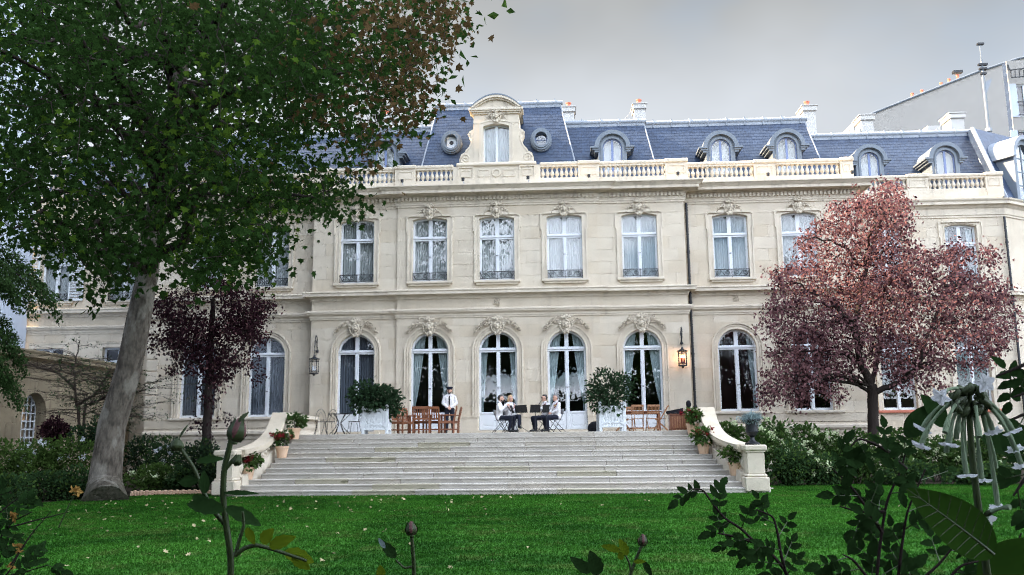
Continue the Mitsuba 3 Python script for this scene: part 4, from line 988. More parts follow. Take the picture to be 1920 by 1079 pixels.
xl, xr = at(706, 800, -6.9)[0], at(1146, 800, -6.9)[0]
planter('wooden_planter', 'white wooden box planter holding the untidy spreading bush', xl, -6.9); planter('wooden_planter', 'white wooden box planter holding the neat rounded bush', xr, -6.9)
k = thing('untidy_bush', 'untidy dark green bush spreading over its white planter beside the teak armchairs', 'bush')
P0 = at(701, 752, -6.9); bush(k, P0, (.82, .72, .72), 2400, .13, 'leaf_box', 21, bumps=10, z0=ZT + .8, stems=8)
Q = np.array([at(x, y, -6.9) for x, y in ((732, 762), (740, 768), (726, 775), (735, 755), (672, 757), (690, 722), (668, 745), (652 + 12, 735), (746, 764), (728, 745))]); r9 = np.random.default_rng(7)
put(k, 'side_shoots', leaves(np.vstack([q + r9.normal(size=(52, 3)) * .13 for q in Q]), .13, r9, 'oval', .3, .6), 'leaf_box', kind='stuff')
k = thing('rounded_bush', 'neat rounded dark green bush in its white planter beside the seated musicians', 'bush')
bush(k, at(1144, 737, -6.9), (.82, .8, .84), 2100, .115, 'leaf_box', 22, bumps=12, z0=ZT + .8, stems=8, fill=.35)
for i, (x, y, kk, lb, fl) in enumerate(((551, -8.42, 11, 'at the stair top by the wire chairs', 0.05), (529, -9.98, 7, 'halfway down the stairs below the wire chairs', .45), (466, -11.6, 3, 'near the stair foot towards the leaning trunk', .25),
                                        (1300, -8.42, 11, 'at the stair top by the wooden cabinet', .3), (1319, -9.98, 7, 'halfway down the stairs below the cabinet', .2), (1377, -11.6, 3, 'near the stair foot by the black urn', 0))):
    X = at(x, 840, y)[0]; z = kk * HR
    place('terracotta_pot', f'terracotta pot {lb}', 'pot', kit([('wall', MB().lathe([(0, 0), (.135, 0), (.19, .30), (.205, .30), (.21, .36), (.19, .36), (.18, .31), (0, .31)], n=20), 'terracotta', 40), ('soil', MB().lathe([(0, .325), (.185, .325)], n=14), 'soil', False)]), X, y, z, 0, 'terracotta pots on the stairs')
    k = thing('potted_plant', ('fresh green leafy plant' if fl < .1 else 'red flowering plant') + f' in the pot {lb}', 'plant', 'plants in the pots on the stairs')
    bush(k, (X, y, z + .54), (.36, .34, .26), 330, .12, 'leaf_geranium', 30 + i, 'oval', 'leaf_bush_light', (.15, .15, .15, .5, .2, .85)[i], 6, .9, 5, z + .33)
    if fl > .1:
        nf = 6 if i else 1; fm = [leaves((X + .3 * r9.normal() * .55, y - .12 + .1 * r9.normal(), z + .66 + .08 * r9.normal()) + r9.normal(size=(30, 3)) * .034, .06, r9, 'kite', 0, .2) for _ in range(nf)]
        for vv, ff in fm: put(k, 'flower', (vv, ff), 'petal_red')
        put(k, 'flower_stems', MB().tube([(X, y, z + .33), (X, y - .05, z + .66)], .008, 5), 'stem_green')
k = thing('garden_urn', 'black cast iron urn standing on the end pier of the stairs', 'urn')
put(k, 'bowl', MB().lathe([(.05, .22), (.11, .25), (.17, .33), (.19, .36), (.16, .37), (.165, .58), (.19, .64), (.25, .66), (.25, .68), (.2, .68), (.15, .6), (0, .58)], (7.86, -12.2, 1.27), 22), 'iron', 40); put(k, 'foot', MB().lathe([(.2, 0), (.2, .05), (.16, .06), (.1, .10), (.06, .15), (.055, .2), (.09, .22), (0, .22)], (7.86, -12.2, 1.27), 22), 'iron', 40)
k = thing('silvery_plant', 'silvery blue-grey tufted plant in the black urn', 'plant'); r9 = np.random.default_rng(15)
put(k, 'foliage', leaves(np.array([7.86, -12.2, 1.93]) + r9.normal(size=(800, 3)) * [.11, .11, .06], .16, r9, 'strap', -.5, .4, unit(r9.normal(size=(800, 3)) * [1, 1, .5] + [0, 0, .6])), 'leaf_silver'); put(k, 'stems', MB().tube([(7.86, -12.2, 1.8), (7.86, -12.2, 2.0)], .02, 5), 'leaf_silver')


def lantern(x, lit, label):
    k = thing('wall_lantern', label, 'lantern', 'iron lanterns on the wall'); s = 1 if lit else -1; Yl = -.32; zc = 4.66 if lit else 4.57
    th = np.linspace(-.4, 3.6, 18)
    br = MB().tube([(x + .02, .06, zc + .62), (x + .02, -.05, zc + .9)] + [(x + .02 + .09 * math.cos(t) * 0, Yl * .5 + .17 * math.cos(t), zc + 1.02 + .28 * math.sin(t)) for t in np.linspace(0, math.pi, 10)] + [(x, Yl, zc + .78)], .022, 6)
    br.ell((x + .03, -.02, zc + .64), (.07, .06, .07), 1).tube([(x + .05 * math.cos(t) * (1 - t / 14), Yl * .55, zc + 1.0 + .09 * math.sin(t) * (1 - t / 14)) for t in np.linspace(0, 9, 20)], .014, 5)
    put(k, 'bracket', br, 'iron', 40); put(k, 'chain', MB().tube([(x, Yl, zc + .8), (x, Yl, zc + .4)], .014, 5), 'iron')
    put(k, 'roof', MB().lathe([(.02, .46), (.05, .42), (.05, .38), (.13, .33), (.23, .30), (.23, .27), (.19, .27)], (x, Yl, zc), 14), 'iron', 40)
    cg = MB()
    for i in range(6): a = i * math.pi / 3 + .25; cg.tube([(x + .18 * math.cos(a), Yl + .18 * math.sin(a), zc - .3), (x + .18 * math.cos(a), Yl + .18 * math.sin(a), zc + .28)], .013, 5)
    for z in (-.3, -.22, .2): cg.tube([(x + .18 * math.cos(a), Yl + .18 * math.sin(a), zc + z) for a in np.linspace(0, 6.2832, 15)], .013, 5, False)
    put(k, 'cage', cg, 'iron', 40); put(k, 'base', MB().lathe([(.19, -.3), (.19, -.33), (.05, -.36), (.03, -.42), (0, -.43)], (x, Yl, zc), 14), 'iron', 40)
    cd = MB()
    for i in range(3): a = i * 2.1; cd.lathe([(.022, -.16), (.022, .0), (0, .0)], (x + .07 * math.cos(a), Yl + .07 * math.sin(a), zc), 8)
    put(k, 'candle', cd.lathe([(.1, -.2), (.1, -.16), (.02, -.16)], (x, Yl, zc), 10), 'white_paint' if not lit else 'petal_red', 40)
    key = uniq(f'{k}__bulb'); bm = MB()
    for i in range(3): a = i * 2.1; bm.ell((x + .07 * math.cos(a), Yl + .07 * math.sin(a), zc + .045), (.03, .03, .05), 1)
    scene[key] = ply(bm, 'lamp_glow', True)
    if lit: scene[key]['emitter'] = {'type': 'area', 'radiance': {'type': 'rgb', 'value': [15.0, 8.0, 3.8]}}


lantern(-7.76, False, 'unlit black iron lantern on the wall above the wire chairs'); lantern(7.67, True, 'glowing black iron lantern on the wall beside the drainpipe')
for i, (x, y) in enumerate(((754, 342), (868, 338), (990, 335), (1104, 331), (1271, 327), (1440, 325), (1598, 324))):
    p = at(x, y, -.45 if 730 < x < 1280 else .05); z = 12.26; nm = ['over the armchairs', 'on one foot of the stone dormer', 'on the other foot of the stone dormer', 'between stone dormer and drainpipe', 'above the drainpipe', 'above the upper windows beside the pink tree', 'at the outer end of the main cornice'][i]
    k = thing('floodlight', f'tiny floodlight on the cornice {nm}', 'floodlight', 'floodlights along the cornice'); y_ = p[1]
    put(k, 'lamp', MB().lathe([(0, 0), (.06, .02), (.075, .14), (.06, .15), (0, .15)], (p[0], y_, z + .17), 10), 'iron', 40); put(k, 'stem', MB().tube([(p[0] + .08, y_, z - .02), (p[0] + .06, y_, z + .02), (p[0], y_, z + .18)], .018, 5), 'zinc')


# ---------------------------------------------------------------- people
def sph(p, r, n=14): return m3.Manifold.sphere(r, n).translate([float(q) for q in p])


def bone(p, r, q, r2, n=14):
    a, b = sph(p, r, n).to_mesh().vert_properties[:, :3], sph(q, r2, n).to_mesh().vert_properties[:, :3]
    return m3.Manifold.hull_points(np.vstack([a, b]))


def blob(bones, edge=.03, it=5):
    m = bones[0]
    for b in bones[1:]: m = m + b
    m = m.refine_to_length(edge).to_mesh(); t = trimesh.Trimesh(m.vert_properties[:, :3], m.tri_verts, process=True)
    trimesh.smoothing.filter_taubin(t, .5, -.53, iterations=it); return (np.array(t.vertices), np.array(t.faces))


def hull(*sp): return m3.Manifold.hull_points(np.vstack([sph(p, r).to_mesh().vert_properties[:, :3] for p, r in sp]))


def person(label, M, J, top, trousers='cloth_navy', hair='hair_dark', cap=False, tie=False, cords=False, beard=False, longhair=False, female=False, glasses=False):
    """J: joints in metres, the figure facing -Y, its left at +X."""
    A = {k: np.array(v, float) for k, v in J.items()}; k = thing('person', label, 'person')
    H, N = A['head'], A['neck']; B = []
    B += [hull((H + [0, .012, .045], .088), (H + [0, -.03, .04], .078), (H + [0, .03, .02], .082)), hull((H + [0, -.035, .0], .066), (H + [0, -.062, -.085], .032), (H + [0, .02, -.05], .055))]
    B += [bone(H + [0, -.095, .005], .012, H + [0, -.112, -.03], .016), bone(N, .052, H + [0, .01, -.06], .05), bone(N, .06, A['chest'], .10), bone(A['chest'], .11, A['pelvis'], .12)]
    for s in (-1, 1): B.append(hull((H + [s * .083, .012, .02], .016), (H + [s * .085, .015, -.02], .012)))
    for s in 'LR':
        sh, el, wr = A['sh' + s], A['el' + s], A['wr' + s]; B += [bone(A['chest'] + [0, 0, .06], .07, sh, .05), bone(sh, .045, el, .036), bone(el, .038, wr, .026)]
        hp, kn, an = A['hip' + s], A['kn' + s], A['an' + s]; B += [bone(A['pelvis'], .10, hp, .08), bone(hp, .08, kn, .052), bone(kn, .05, an, .035)]
        d = unit(A['hd' + s] - wr); w = unit(np.cross(d, [0, -1, .4] if abs(d[1]) < .8 else [1, 0, 0])); nrm = np.cross(w, d); pm = wr + d * .085
        B.append(hull((wr + d * .015, .022), (pm + w * .028, .014), (pm - w * .028, .014)))
        for j, (o, L) in enumerate(((-.03, .062), (-.01, .075), (.011, .071), (.03, .055))):    # four fingers, bent
            f0 = pm + w * o; f1 = f0 + d * L * .55 + nrm * .01; f2 = f1 + d * L * .3 + nrm * L * .5; B += [bone(f0, .010, f1, .009, 8), bone(f1, .009, f2, .008, 8)]
        t0 = wr + d * .03 - w * .026; t1 = t0 - w * .03 + d * .03 + nrm * .012; B += [bone(t0, .012, t1, .011, 8), bone(t1, .011, t1 + d * .03 + nrm * .015, .009, 8)]
    put(k, 'body', blob(B, .022, 3), 'skin', True, M=M)
    for s in (-1, 1): put(k, 'eye', MB().ell(H + [s * .034, -.098, .022], (.012, .008, .007), 1), 'black', True, M=M)
    put(k, 'mouth', MB().ell(H + [0, -.096, -.062], (.022, .007, .005), 1), 'brick_red', True, M=M)
    hb = [hull((H + [0, .03, .075], .085), (H + [0, .055, .02], .075), (H + [0, -.03, .10], .06))]
    hb += [hull((H + [s * .07, .03, .03], .03), (H + [s * .06, .05, -.03], .03), (H + [s * .05, .03, .08], .04)) for s in (-1, 1)]
    if longhair: hb += [hull((H + [s * .075, .0, .05], .032), (H + [s * .085, .02, -.07], .04), (H + [s * .05, .06, -.06], .05)) for s in (-1, 1)]
    put(k, 'hair', blob(hb, .03, 4), hair, True, M=M)
    if beard: put(k, 'beard', blob([hull((H + [0, -.07, -.09], .035), (H + [.05, -.03, -.06], .025), (H + [-.05, -.03, -.06], .025)), bone(H + [-.03, -.092, -.045], .01, H + [.03, -.092, -.045], .01)], .02, 3), hair, True, M=M)
    if glasses: put(k, 'glasses', MB().tube([(H[0] + s * .035 + .024 * math.cos(a), H[1] - .108, H[2] + .022 + .018 * math.sin(a)) for s in (-1, 1) for a in np.linspace(0, 6.28, 10)], .004, 4), 'black', M=M)
    if cap: put(k, 'cap', MB().lathe([(.097, .06), (.103, .085), (.105, .115), (.135, .14), (.125, .16), (.06, .17), (0, .172)], H + [0, .01, 0], 20).mf(hull((H + [-.07, -.09, .075], .008), (H + [.07, -.09, .075], .008), (H + [0, -.15, .058], .008))), 'cloth_navy', 40, M=M)
    C = [hull((A['chest'] + [-.09, 0, .06], .105), (A['chest'] + [.09, 0, .06], .105), (A['pelvis'] + [-.07, 0, .06], .115), (A['pelvis'] + [.07, 0, .06], .115)), hull((A['shL'], .062), (A['shR'], .062), (N + [0, 0, -.03], .07))]
    if 'hem' in J: C.append(hull((A['pelvis'] + [-.10, .03, .02], .115), (A['pelvis'] + [.10, .03, .02], .115), (A['hem'] + [-.13, 0, 0], .09), (A['hem'] + [.13, 0, 0], .09)))
    for s in 'LR': C += [bone(A['sh' + s], .066, A['el' + s], .055), bone(A['el' + s], .055, A['wr' + s], .043)]
    put(k, 'jacket' if not tie else 'shirt', blob(C, .035, 4), top, True, M=M)
    put(k, 'collar', MB().lathe([(.062, 0), (.066, .03), (.06, .05), (.05, .05)], N + [0, 0, -.01], 12), 'cloth_white', 40, M=M)
    W = [hull((A['hipL'], .105), (A['hipR'], .105), (A['pelvis'] + [0, 0, .03], .12))]
    for s in 'LR': W += [bone(A['hip' + s], .10, A['kn' + s], .074), bone(A['kn' + s], .074, A['an' + s] + [0, 0, .02], .058)]
    put(k, 'trousers', blob(W, .035, 4), trousers, True, M=M)
    for s in 'LR':
        f = A['an' + s]; t = A['toe' + s] if 'toe' + s in A else f + [0, -.17, -.045]; put(k, 'shoe', blob([hull((f + [0, .03, -.03], .042), (f + [0, -.04, -.03], .045), (t, .036))], .025, 2), 'black', True, M=M)
        ep = A['sh' + s]; put(k, 'epaulette', MB().ell(ep + [0, 0, .058], (.055, .045, .014), 1), 'cloth_navy', True, M=M)
    if tie: put(k, 'tie', MB().mf(m3.Manifold.hull_points(np.array([[x_, y_ + A['chest'][1] - .115, z_ + A['chest'][2]] for x_, y_, z_ in ((-.018, -.005, .17), (.018, -.005, .17), (-.03, -.02, -.16), (.03, -.02, -.16), (0, -.02, -.2), (0, .02, .17), (0, .02, -.18))]))), 'black', M=M)
    if cords:
        put(k, 'cord', MB().tube(bez(A['shL'] + [-.02, -.06, .03], A['chest'] + [.02, -.125, -.04], (.06, -.05, -.1), 8), .011, 5).tube(bez(A['shL'] + [0, -.05, .02], A['chest'] + [-.03, -.125, .06], (0, -.05, -.06), 8), .011, 5), 'cord_red', M=M)
        for q in range(3): put(k, 'medal', MB().box(*(np.repeat(A['chest'][0] + .06 + .04 * q, 2) + [-.014, .014]), *(np.repeat(A['chest'][1] - .13, 2) + [-.01, .01]), *(np.repeat(A['chest'][2] + .04, 2) + [-.022, .022])), 'gold', M=M)
    return k


def seated(hL, hR, hdL, hdR, turn=0.0, kx=.13, cross=False, look=(0, -.01, 0)):
    J = dict(pelvis=(0, .02, .54), chest=(0, .03, .92), neck=(0, .02, 1.10), head=(look[0], look[1], 1.235), shL=(.185, .03, 1.04), shR=(-.185, .03, 1.04), elL=(.25, -.06, .80), elR=(-.25, -.06, .80), wrL=hL, wrR=hR, hdL=hdL, hdR=hdR,
             hipL=(.10, -.02, .53), hipR=(-.10, -.02, .53), knL=(kx, -.45, .53), knR=(-kx, -.45, .53), anL=(kx + .02, -.43, .10), anR=(-kx - .02, -.36, .10), hem=(0, .06, .52))
    if cross: J.update(knL=(.10, -.44, .60), anL=(-.04, -.62, .24), toeL=(-.07, -.76, .17))
    return J


std = dict(pelvis=(0, .02, .95), chest=(0, .01, 1.28), neck=(0, .01, 1.50), head=(0, -.02, 1.635), shL=(.19, .01, 1.42), shR=(-.19, .01, 1.42), elL=(.275, -.0, 1.16), elR=(-.275, -.0, 1.16), wrL=(.075, -.17, 1.0), wrR=(-.075, -.17, 1.01), hdL=(-.02, -.2, .93), hdR=(.03, -.21, .94),
           hipL=(.10, .02, .92), hipR=(-.10, .02, .92), knL=(.115, -.0, .5), knR=(-.115, 0, .5), anL=(.13, .03, .08), anR=(-.13, .03, .08))
M = lambda px, y, rot: at_place(at(px, 790, y)[0], y, ZT, rot)
person('standing man in white shirt, black tie and dark peaked cap, hands folded in front', M(843, -2.5, 3), std, 'cloth_white', cap=True, tie=True, beard=True)
play = ((.07, -.27, .93), (-.07, -.24, 1.0), (.015, -.31, .92), (-.01, -.30, 1.0)); play2 = ((.08, -.25, .88), (-.06, -.26, .96), (.015, -.30, .86), (-.005, -.31, .95))
MUS = [(938, -4.3, 82, seated(*play, look=(0, -.03, 0)), dict(beard=True), 'dark bearded seated musician in white jacket, seen side-on on a folding chair, playing'), (957, -4.0, 38, seated(*play2, cross=True), dict(hair='hair_blonde', longhair=True, cords=True), 'blonde seated musician in white jacket with crossed legs, playing'),
       (1022, -4.15, -66, seated(*play2), dict(cords=True, glasses=True), 'dark haired seated musician with glasses and white corded jacket behind a music stand'), (1043, -4.4, -62, seated((.10, -.22, .70), (-.08, -.22, .72), (.03, -.30, .66), (-.02, -.31, .68)), dict(hair='hair_grey', cords=True), 'grey haired seated musician with red cords on his white jacket')]
for i, (px, y, rot, J, kw, lb) in enumerate(MUS):
    person(lb, M(px, y, rot), J, 'cloth_white', **kw)
    place('folding_chair', ['grey folding chair under the bearded musician', 'grey folding chair under the blonde musician', 'grey folding chair under the musician with glasses', 'grey folding chair under the grey haired musician'][i], 'chair', KM, at(px, 790, y)[0], y, ZT, rot, 'grey folding chairs of the musicians')
    k = thing('clarinet', ['black clarinet at the bearded musician\'s mouth', 'black clarinet at the blonde musician\'s mouth', 'black clarinet of the musician with glasses', 'black clarinet resting on the grey haired musician\'s lap'][i], 'clarinet', 'clarinets of the musicians'); Mi = M(px, y, rot)
    a, b = ((0, -.13, 1.17), (0, -.40, .78)) if i < 3 else ((-.02, -.22, .86), (.05, -.42, .58)); a, b = np.array(a), np.array(b); d = b - a
    put(k, 'tube', MB().tube([a, a + d * .12, a + d * .14, a + d * .85, a + d * .9, b], [.007, .012, .014, .015, .02, .034], 8), 'black', 40, M=Mi)
    for q in np.linspace(.25, .8, 7): put(k, 'key', MB().ell(a + d * q + [0, -.015, .008], (.010, .008, .010), 0), 'chrome_grey', M=Mi)


def stand(px, y, rot, label, tilt=.25, w=.235):
    k = thing('music_stand', label, 'music stand', 'black music stands'); Mi = M(px, y, rot)   # players sit at +Y of it
    put(k, 'pole', MB().tube([(0, 0, .12), (0, 0, .8)], .012, 6), 'iron', M=Mi)
    for i in range(3): a = i * 2.094 + .4; put(k, 'leg', MB().tube([(0, 0, .2), (.3 * math.cos(a), .3 * math.sin(a), 0)], .010, 5), 'iron', M=Mi)
    put(k, 'desk', MB().bar((-w, 0, .84), (w, 0, .84), .014, .29, (0, tilt, 1)), 'black', M=Mi); put(k, 'ledge', MB().bar((-w, .06, .71), (w, .06, .71), .07, .014), 'iron', M=Mi)


stand(977, -4.9, -20, 'wide black music stand in front of the blonde musician', -.35); stand(960, -4.7, -78, 'black music stand seen edge-on between the bearded and blonde musicians', -.35)
stand(1004, -4.9, 14, 'wide black music stand standing nearest the stairs before the musician with glasses', -.35, .19); stand(1024, -4.9, 40, 'smaller black music stand before the grey haired musician', -.35, .155)


# ---------------------------------------------------------------- trees and shrubs
import shapely


def scatter(poly, n, r, y0, y1, gaps=0.0, sc=70.0, seed=0, yc=None):
    """Points through the volume whose outline is poly (photograph pixels) between the depths y0 and y1, thinner where a noise field leaves gaps."""
    g = Polygon(poly).buffer(0); a, b, c, d = g.bounds; out = []; pix = []
    while sum(map(len, out)) < n:
        q = np.stack([r.uniform(a, c, 4 * n), r.uniform(b, d, 4 * n)], 1); q = q[shapely.contains_xy(g, q[:, 0], q[:, 1])]
        if gaps:
            k = meshkit.fbm(np.stack([q[:, 0] / sc, q[:, 1] / sc, np.full(len(q), seed + .5)], 1), 3, seed); edge = shapely.distance(g.boundary, shapely.points(q)); k2 = meshkit.fbm(np.stack([q[:, 0] / sc * 3.1, q[:, 1] / sc * 3.1, np.full(len(q), seed + .5)], 1), 2, seed + 7); q = q[k + .45 * (k2 - .5) + .0022 * np.minimum(edge, 60) > gaps]
        y = r.uniform(y0, y1, len(q)) if yc is None else np.clip(r.normal(yc, (y1 - y0) / 4.5, len(q)), y0, y1)
        D_ = FW + RT * (q[:, :1] - 960) / FOC - UP * (q[:, 1:] - 539.5) / FOC; out.append(CAM + ((y - CAM[1]) / D_[:, 1])[:, None] * D_); pix.append(q)
    return np.vstack(out)[:n], np.vstack(pix)[:n]


def limbs(key, roots, tips, r, r0, mat, rb=.012, nb=300, twigs=None, sag=.0, sides=6):
    """Branches from points of the trunk to the limb tips, then fine twigs from the nearest limb to points of the crown."""
    roots = np.asarray(roots); mb = MB(); nodes = [roots]
    for t in tips:
        d = np.linalg.norm(roots - t, axis=1) + 1.2 * np.maximum(0, roots[:, 2] - t[2]); s = roots[np.argmin(d)]; L = np.linalg.norm(t - s)
        p = bez(s, t, (0, 0, .22 * L) + r.normal(size=3) * .07 * L, 10) + np.vstack([[0, 0, 0], r.normal(size=(8, 3)) * .025 * L, [0, 0, 0]]); mb.tube(p, np.linspace(min(r0, .018 * L + .02), rb * 1.6, 10), sides); nodes.append(p[3:])
    N = np.vstack(nodes); k = len(N)
    if twigs is not None:    # each twig leaves the nearest branch or earlier twig
        q = twigs[r.permutation(len(twigs))[:nb]]; q = q[np.argsort([np.min(np.linalg.norm(N - t, axis=1)) for t in q])]; N = np.vstack([N, np.zeros((3 * len(q), 3))])
        for t in q:
            s = N[np.argmin(np.linalg.norm(N[:k] - t, axis=1))]; L = np.linalg.norm(t - s)
            if .05 < L:
                p = bez(s, t, np.array([0, 0, .12 * L]) + r.normal(size=3) * .13 * L, 6); mb.tube(p, np.linspace(rb * min(1, .35 + .5 * L), rb * .3, 6), 4, False); N[k:k + 3] = p[[2, 4, 5]]; k += 3
    put(key, 'branches', mb, mat, True)


r = np.random.default_rng(2024)
PT = thing('plane_tree', 'huge plane tree with a thick leaning trunk and dark overhanging leaves browning at the tips', 'tree')
tp = [at_z(197, 940)] + [at(x, y, -13.1) for x, y in ((196, 905), (209, 800), (239, 700), (250, 650), (260, 600), (268, 560), (277, 515), (287, 430), (298, 340), (315, 240), (345, 120), (370, -20), (380, -180))]
tp = np.array(tp); tr = [.47, .40, .365, .345, .335, .325, .31, .295, .25, .225, .21, .17, .12, .07]
tf = trimesh.Trimesh(*[a for a in (lambda m: (m[0], m[1]))(MB().tube(np.array([np.interp(np.linspace(0, 13, 60), range(14), tp[:, k]) for k in range(3)]).T, np.interp(np.linspace(0, 13, 60), range(14), tr), 26).arr())], process=False)
v = np.array(tf.vertices); cen = np.array([np.interp(v[:, 2], tp[:, 2], tp[:, k]) for k in (0, 1)]).T; dirn = v[:, :2] - cen
lump = 1 + .16 * (meshkit.fbm(v * [2.2, 2.2, .9], 3, 4) - .5) + .30 * np.exp(-np.maximum(v[:, 2], 0) / .5) * np.abs(np.sin(2.5 * np.arctan2(dirn[:, 1], dirn[:, 0]) + 1)); v[:, :2] = cen + dirn * lump[:, None]
put(PT, 'trunk', (v, np.array(tf.faces)), 'bark_plane', True)
CROWN = [(-60, -60), (835, -60), (848, 20), (866, 52), (845, 72), (838, 100), (812, 118), (820, 160), (798, 172), (800, 205), (822, 236), (806, 246), (762, 226), (744, 262), (704, 256), (692, 300), (680, 314), (662, 300), (654, 268), (622, 258), (592, 254), (582, 300), (604, 314), (626, 338), (662, 352), (702, 372), (706, 392), (660, 390), (636, 394), (600, 412), (552, 396), (512, 404), (530, 452), (508, 486), (486, 520), (452, 524), (430, 512), (398, 520), (372, 545), (336, 520), (308, 545), (286, 508), (250, 520), (222, 548), (206, 535), (182, 580), (166, 575), (168, 540), (128, 520), (92, 478), (60, 450), (28, 440), (-60, 470)]
tuft, px = scatter(CROWN, 2900, r, -22.5, -6.5, .49, 62, 5)
ridge = np.array([tp[k] for k in range(7, 13)])
pick = r.permutation(len(tuft)); tips = tuft[pick[:52]]
top_t = np.stack([-8.5 + 6.0 * r.normal(size=260), -13 + 4.2 * r.normal(size=260), r.uniform(13, 19.5, 260)], 1); keep = np.linalg.norm((top_t - [-8.5, -13, 13]) / [9.5, 8, 7], axis=1) < 1; top_t = top_t[keep]
limbs(PT, np.vstack([ridge, [tp[8] + (tp[9] - tp[8]) * .5]]), np.vstack([tips, top_t[:8]]), r, .17, 'bark_dark', .015, 2600, tuft, sides=7)
brown = px[:, 0] + 90 * (meshkit.fbm(np.stack([px[:, 0] / 60, px[:, 1] / 60, px[:, 0] * 0], 1), 3, 2) - .5) * 2 + 75 * r.normal(size=len(px)) > 640 + .12 * np.maximum(0, px[:, 1] - 100); brown &= px[:, 1] < 345
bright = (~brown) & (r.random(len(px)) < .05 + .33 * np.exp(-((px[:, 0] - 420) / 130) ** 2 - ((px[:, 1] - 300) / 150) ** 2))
def tufts(c, k, spread, r): return np.repeat(c, k, 0) + r.normal(size=(len(c) * k, 3)) * [spread, spread, spread * .75]
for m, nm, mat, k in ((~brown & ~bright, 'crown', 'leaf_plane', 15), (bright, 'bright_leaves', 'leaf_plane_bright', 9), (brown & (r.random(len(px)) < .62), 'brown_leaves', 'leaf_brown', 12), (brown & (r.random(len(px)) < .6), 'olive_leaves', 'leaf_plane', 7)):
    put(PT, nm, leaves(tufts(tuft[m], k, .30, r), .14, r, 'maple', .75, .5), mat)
put(PT, 'upper_crown', leaves(tufts(top_t, 16, .7, r), .34, r, 'kite', .6, .6), 'leaf_plane')
hang = np.array([at(x, y, -14 + .3 * k) for k, (x, y) in enumerate(((171, 546), (175, 560), (168, 575), (172, 588), (186, 560), (160, 552)))]); put(PT, 'hanging_spray', leaves(tufts(hang, 5, .12, r), .2, r, 'oval', .9, .4), 'leaf_plane', kind='stuff')

def plum(key, poly, n, y0, y1, yc, size, trunk, tr, ntips, mats, r, gaps, sc=45):
    pts, px = scatter(poly, n // 7, r, y0, y1, gaps, sc, 3, yc)
    for k, (a, rad) in enumerate(zip(trunk, tr)):
        p = np.array(a); t_ = np.linspace(0, len(p) - 1, 6 * len(p)); q = np.array([np.interp(t_, range(len(p)), p[:, j]) for j in range(3)]).T + r.normal(size=(len(t_), 3)) * .012
        put(key, 'trunk' if k == 0 else 'limb', MB().tube(q, np.linspace(rad[0], rad[1], len(q)), 10), 'bark_dark', True)
    rootn = np.vstack([np.array(a)[1 if i == 0 else 0:] for i, a in enumerate(trunk)])
    limbs(key, rootn, pts[r.permutation(len(pts))[:ntips]], r, .07, 'bark_dark', .011, 1100, pts, sides=5)
    L = tufts(pts, 7, .17, r); m = r.random(len(L)) < mats[2]
    put(key, 'crown', leaves(L[~m], size, r, 'oval' if size > .09 else 'kite', .5, .45), mats[0]); put(key, 'dark_leaves', leaves(L[m], size, r, 'kite', .5, .45), mats[1])


PR = thing('purple_plum_tree', 'broad purple-leaved plum tree, its top pink in the sun, before the outer windows', 'tree')
b = [at(1637, 835, -6), at(1637, 760, -6), at(1634, 722, -6.1)]; l1 = [b[2], at(1612, 680, -6.2), at(1604, 610, -6.2), at(1625, 500, -6), at(1655, 400, -6)]; l2 = [b[1] + (b[2] - b[1]) * .6, at(1690, 716, -6.3), at(1722, 690, -6.5), at(1742, 620, -6.3), at(1780, 540, -6)]
l3 = [b[2], at(1648, 660, -5.4), at(1655, 560, -5.2)]; l4 = [l1[1], at(1560, 650, -6.6), at(1500, 600, -6.5)]
PP = [(1660, 338), (1690, 346), (1714, 375), (1700, 400), (1722, 425), (1706, 450), (1730, 468), (1762, 474), (1790, 452), (1830, 478), (1852, 462), (1872, 492), (1868, 520), (1892, 540), (1914, 575), (1906, 610), (1897, 645), (1870, 662), (1850, 692), (1800, 690), (1780, 720), (1740, 742), (1705, 724), (1682, 742), (1660, 712), (1604, 700), (1580, 764), (1545, 740), (1520, 744), (1492, 768), (1470, 740), (1440, 764), (1422, 742), (1442, 702), (1418, 655), (1425, 622), (1416, 592), (1450, 562), (1446, 524), (1428, 506), (1484, 504), (1490, 472), (1512, 442), (1530, 412), (1566, 404), (1552, 384), (1580, 374), (1602, 388), (1600, 358), (1632, 368), (1642, 345)]
plum(PR, PP, 33000, -9.2, -3.2, -6.0, .115, [b, l1, l2, l3], [(.19, .16), (.14, .04), (.11, .03), (.1, .03)], 46, ('leaf_plum', 'leaf_plum_dark', .22), r, .475, 36)
PLt = thing('dark_plum_tree', 'small dark purple-leaved tree with a straight slim trunk in front of the ground floor windows', 'tree')
b = [at(386, 905, -8.5), at(388, 800, -8.5), at(392, 700, -8.5), at(396, 620, -8.4), at(400, 560, -8.4)]
PL = [(296, 562), (320, 548), (352, 530), (400, 522), (452, 530), (480, 552), (512, 572), (498, 600), (506, 622), (490, 650), (472, 668), (480, 690), (440, 694), (420, 716), (404, 760), (380, 755), (360, 716), (326, 700), (300, 690), (296, 668), (280, 640), (288, 610), (284, 588)]
plum(PLt, PL, 10500, -10.6, -6.4, -8.4, .105, [b, [b[2], at(430, 680, -8.3), at(462, 640, -8.2)], [b[2], at(360, 670, -8.5), at(325, 640, -8.5)]], [(.17, .07), (.06, .02), (.06, .02)], 22, ('leaf_plum_dark', 'leaf_plum', .13), r, .51, 34)
iv = np.vstack([at(388 + 6 * r.normal(), y, -8.5) for y in r.uniform(700, 880, 240)]) + r.normal(size=(240, 3)) * [.1, .1, .05]; put(PLt, 'trunk_shoots', leaves(iv, .1, r, 'kite', .3, .3), 'leaf_plum_dark', kind='stuff')
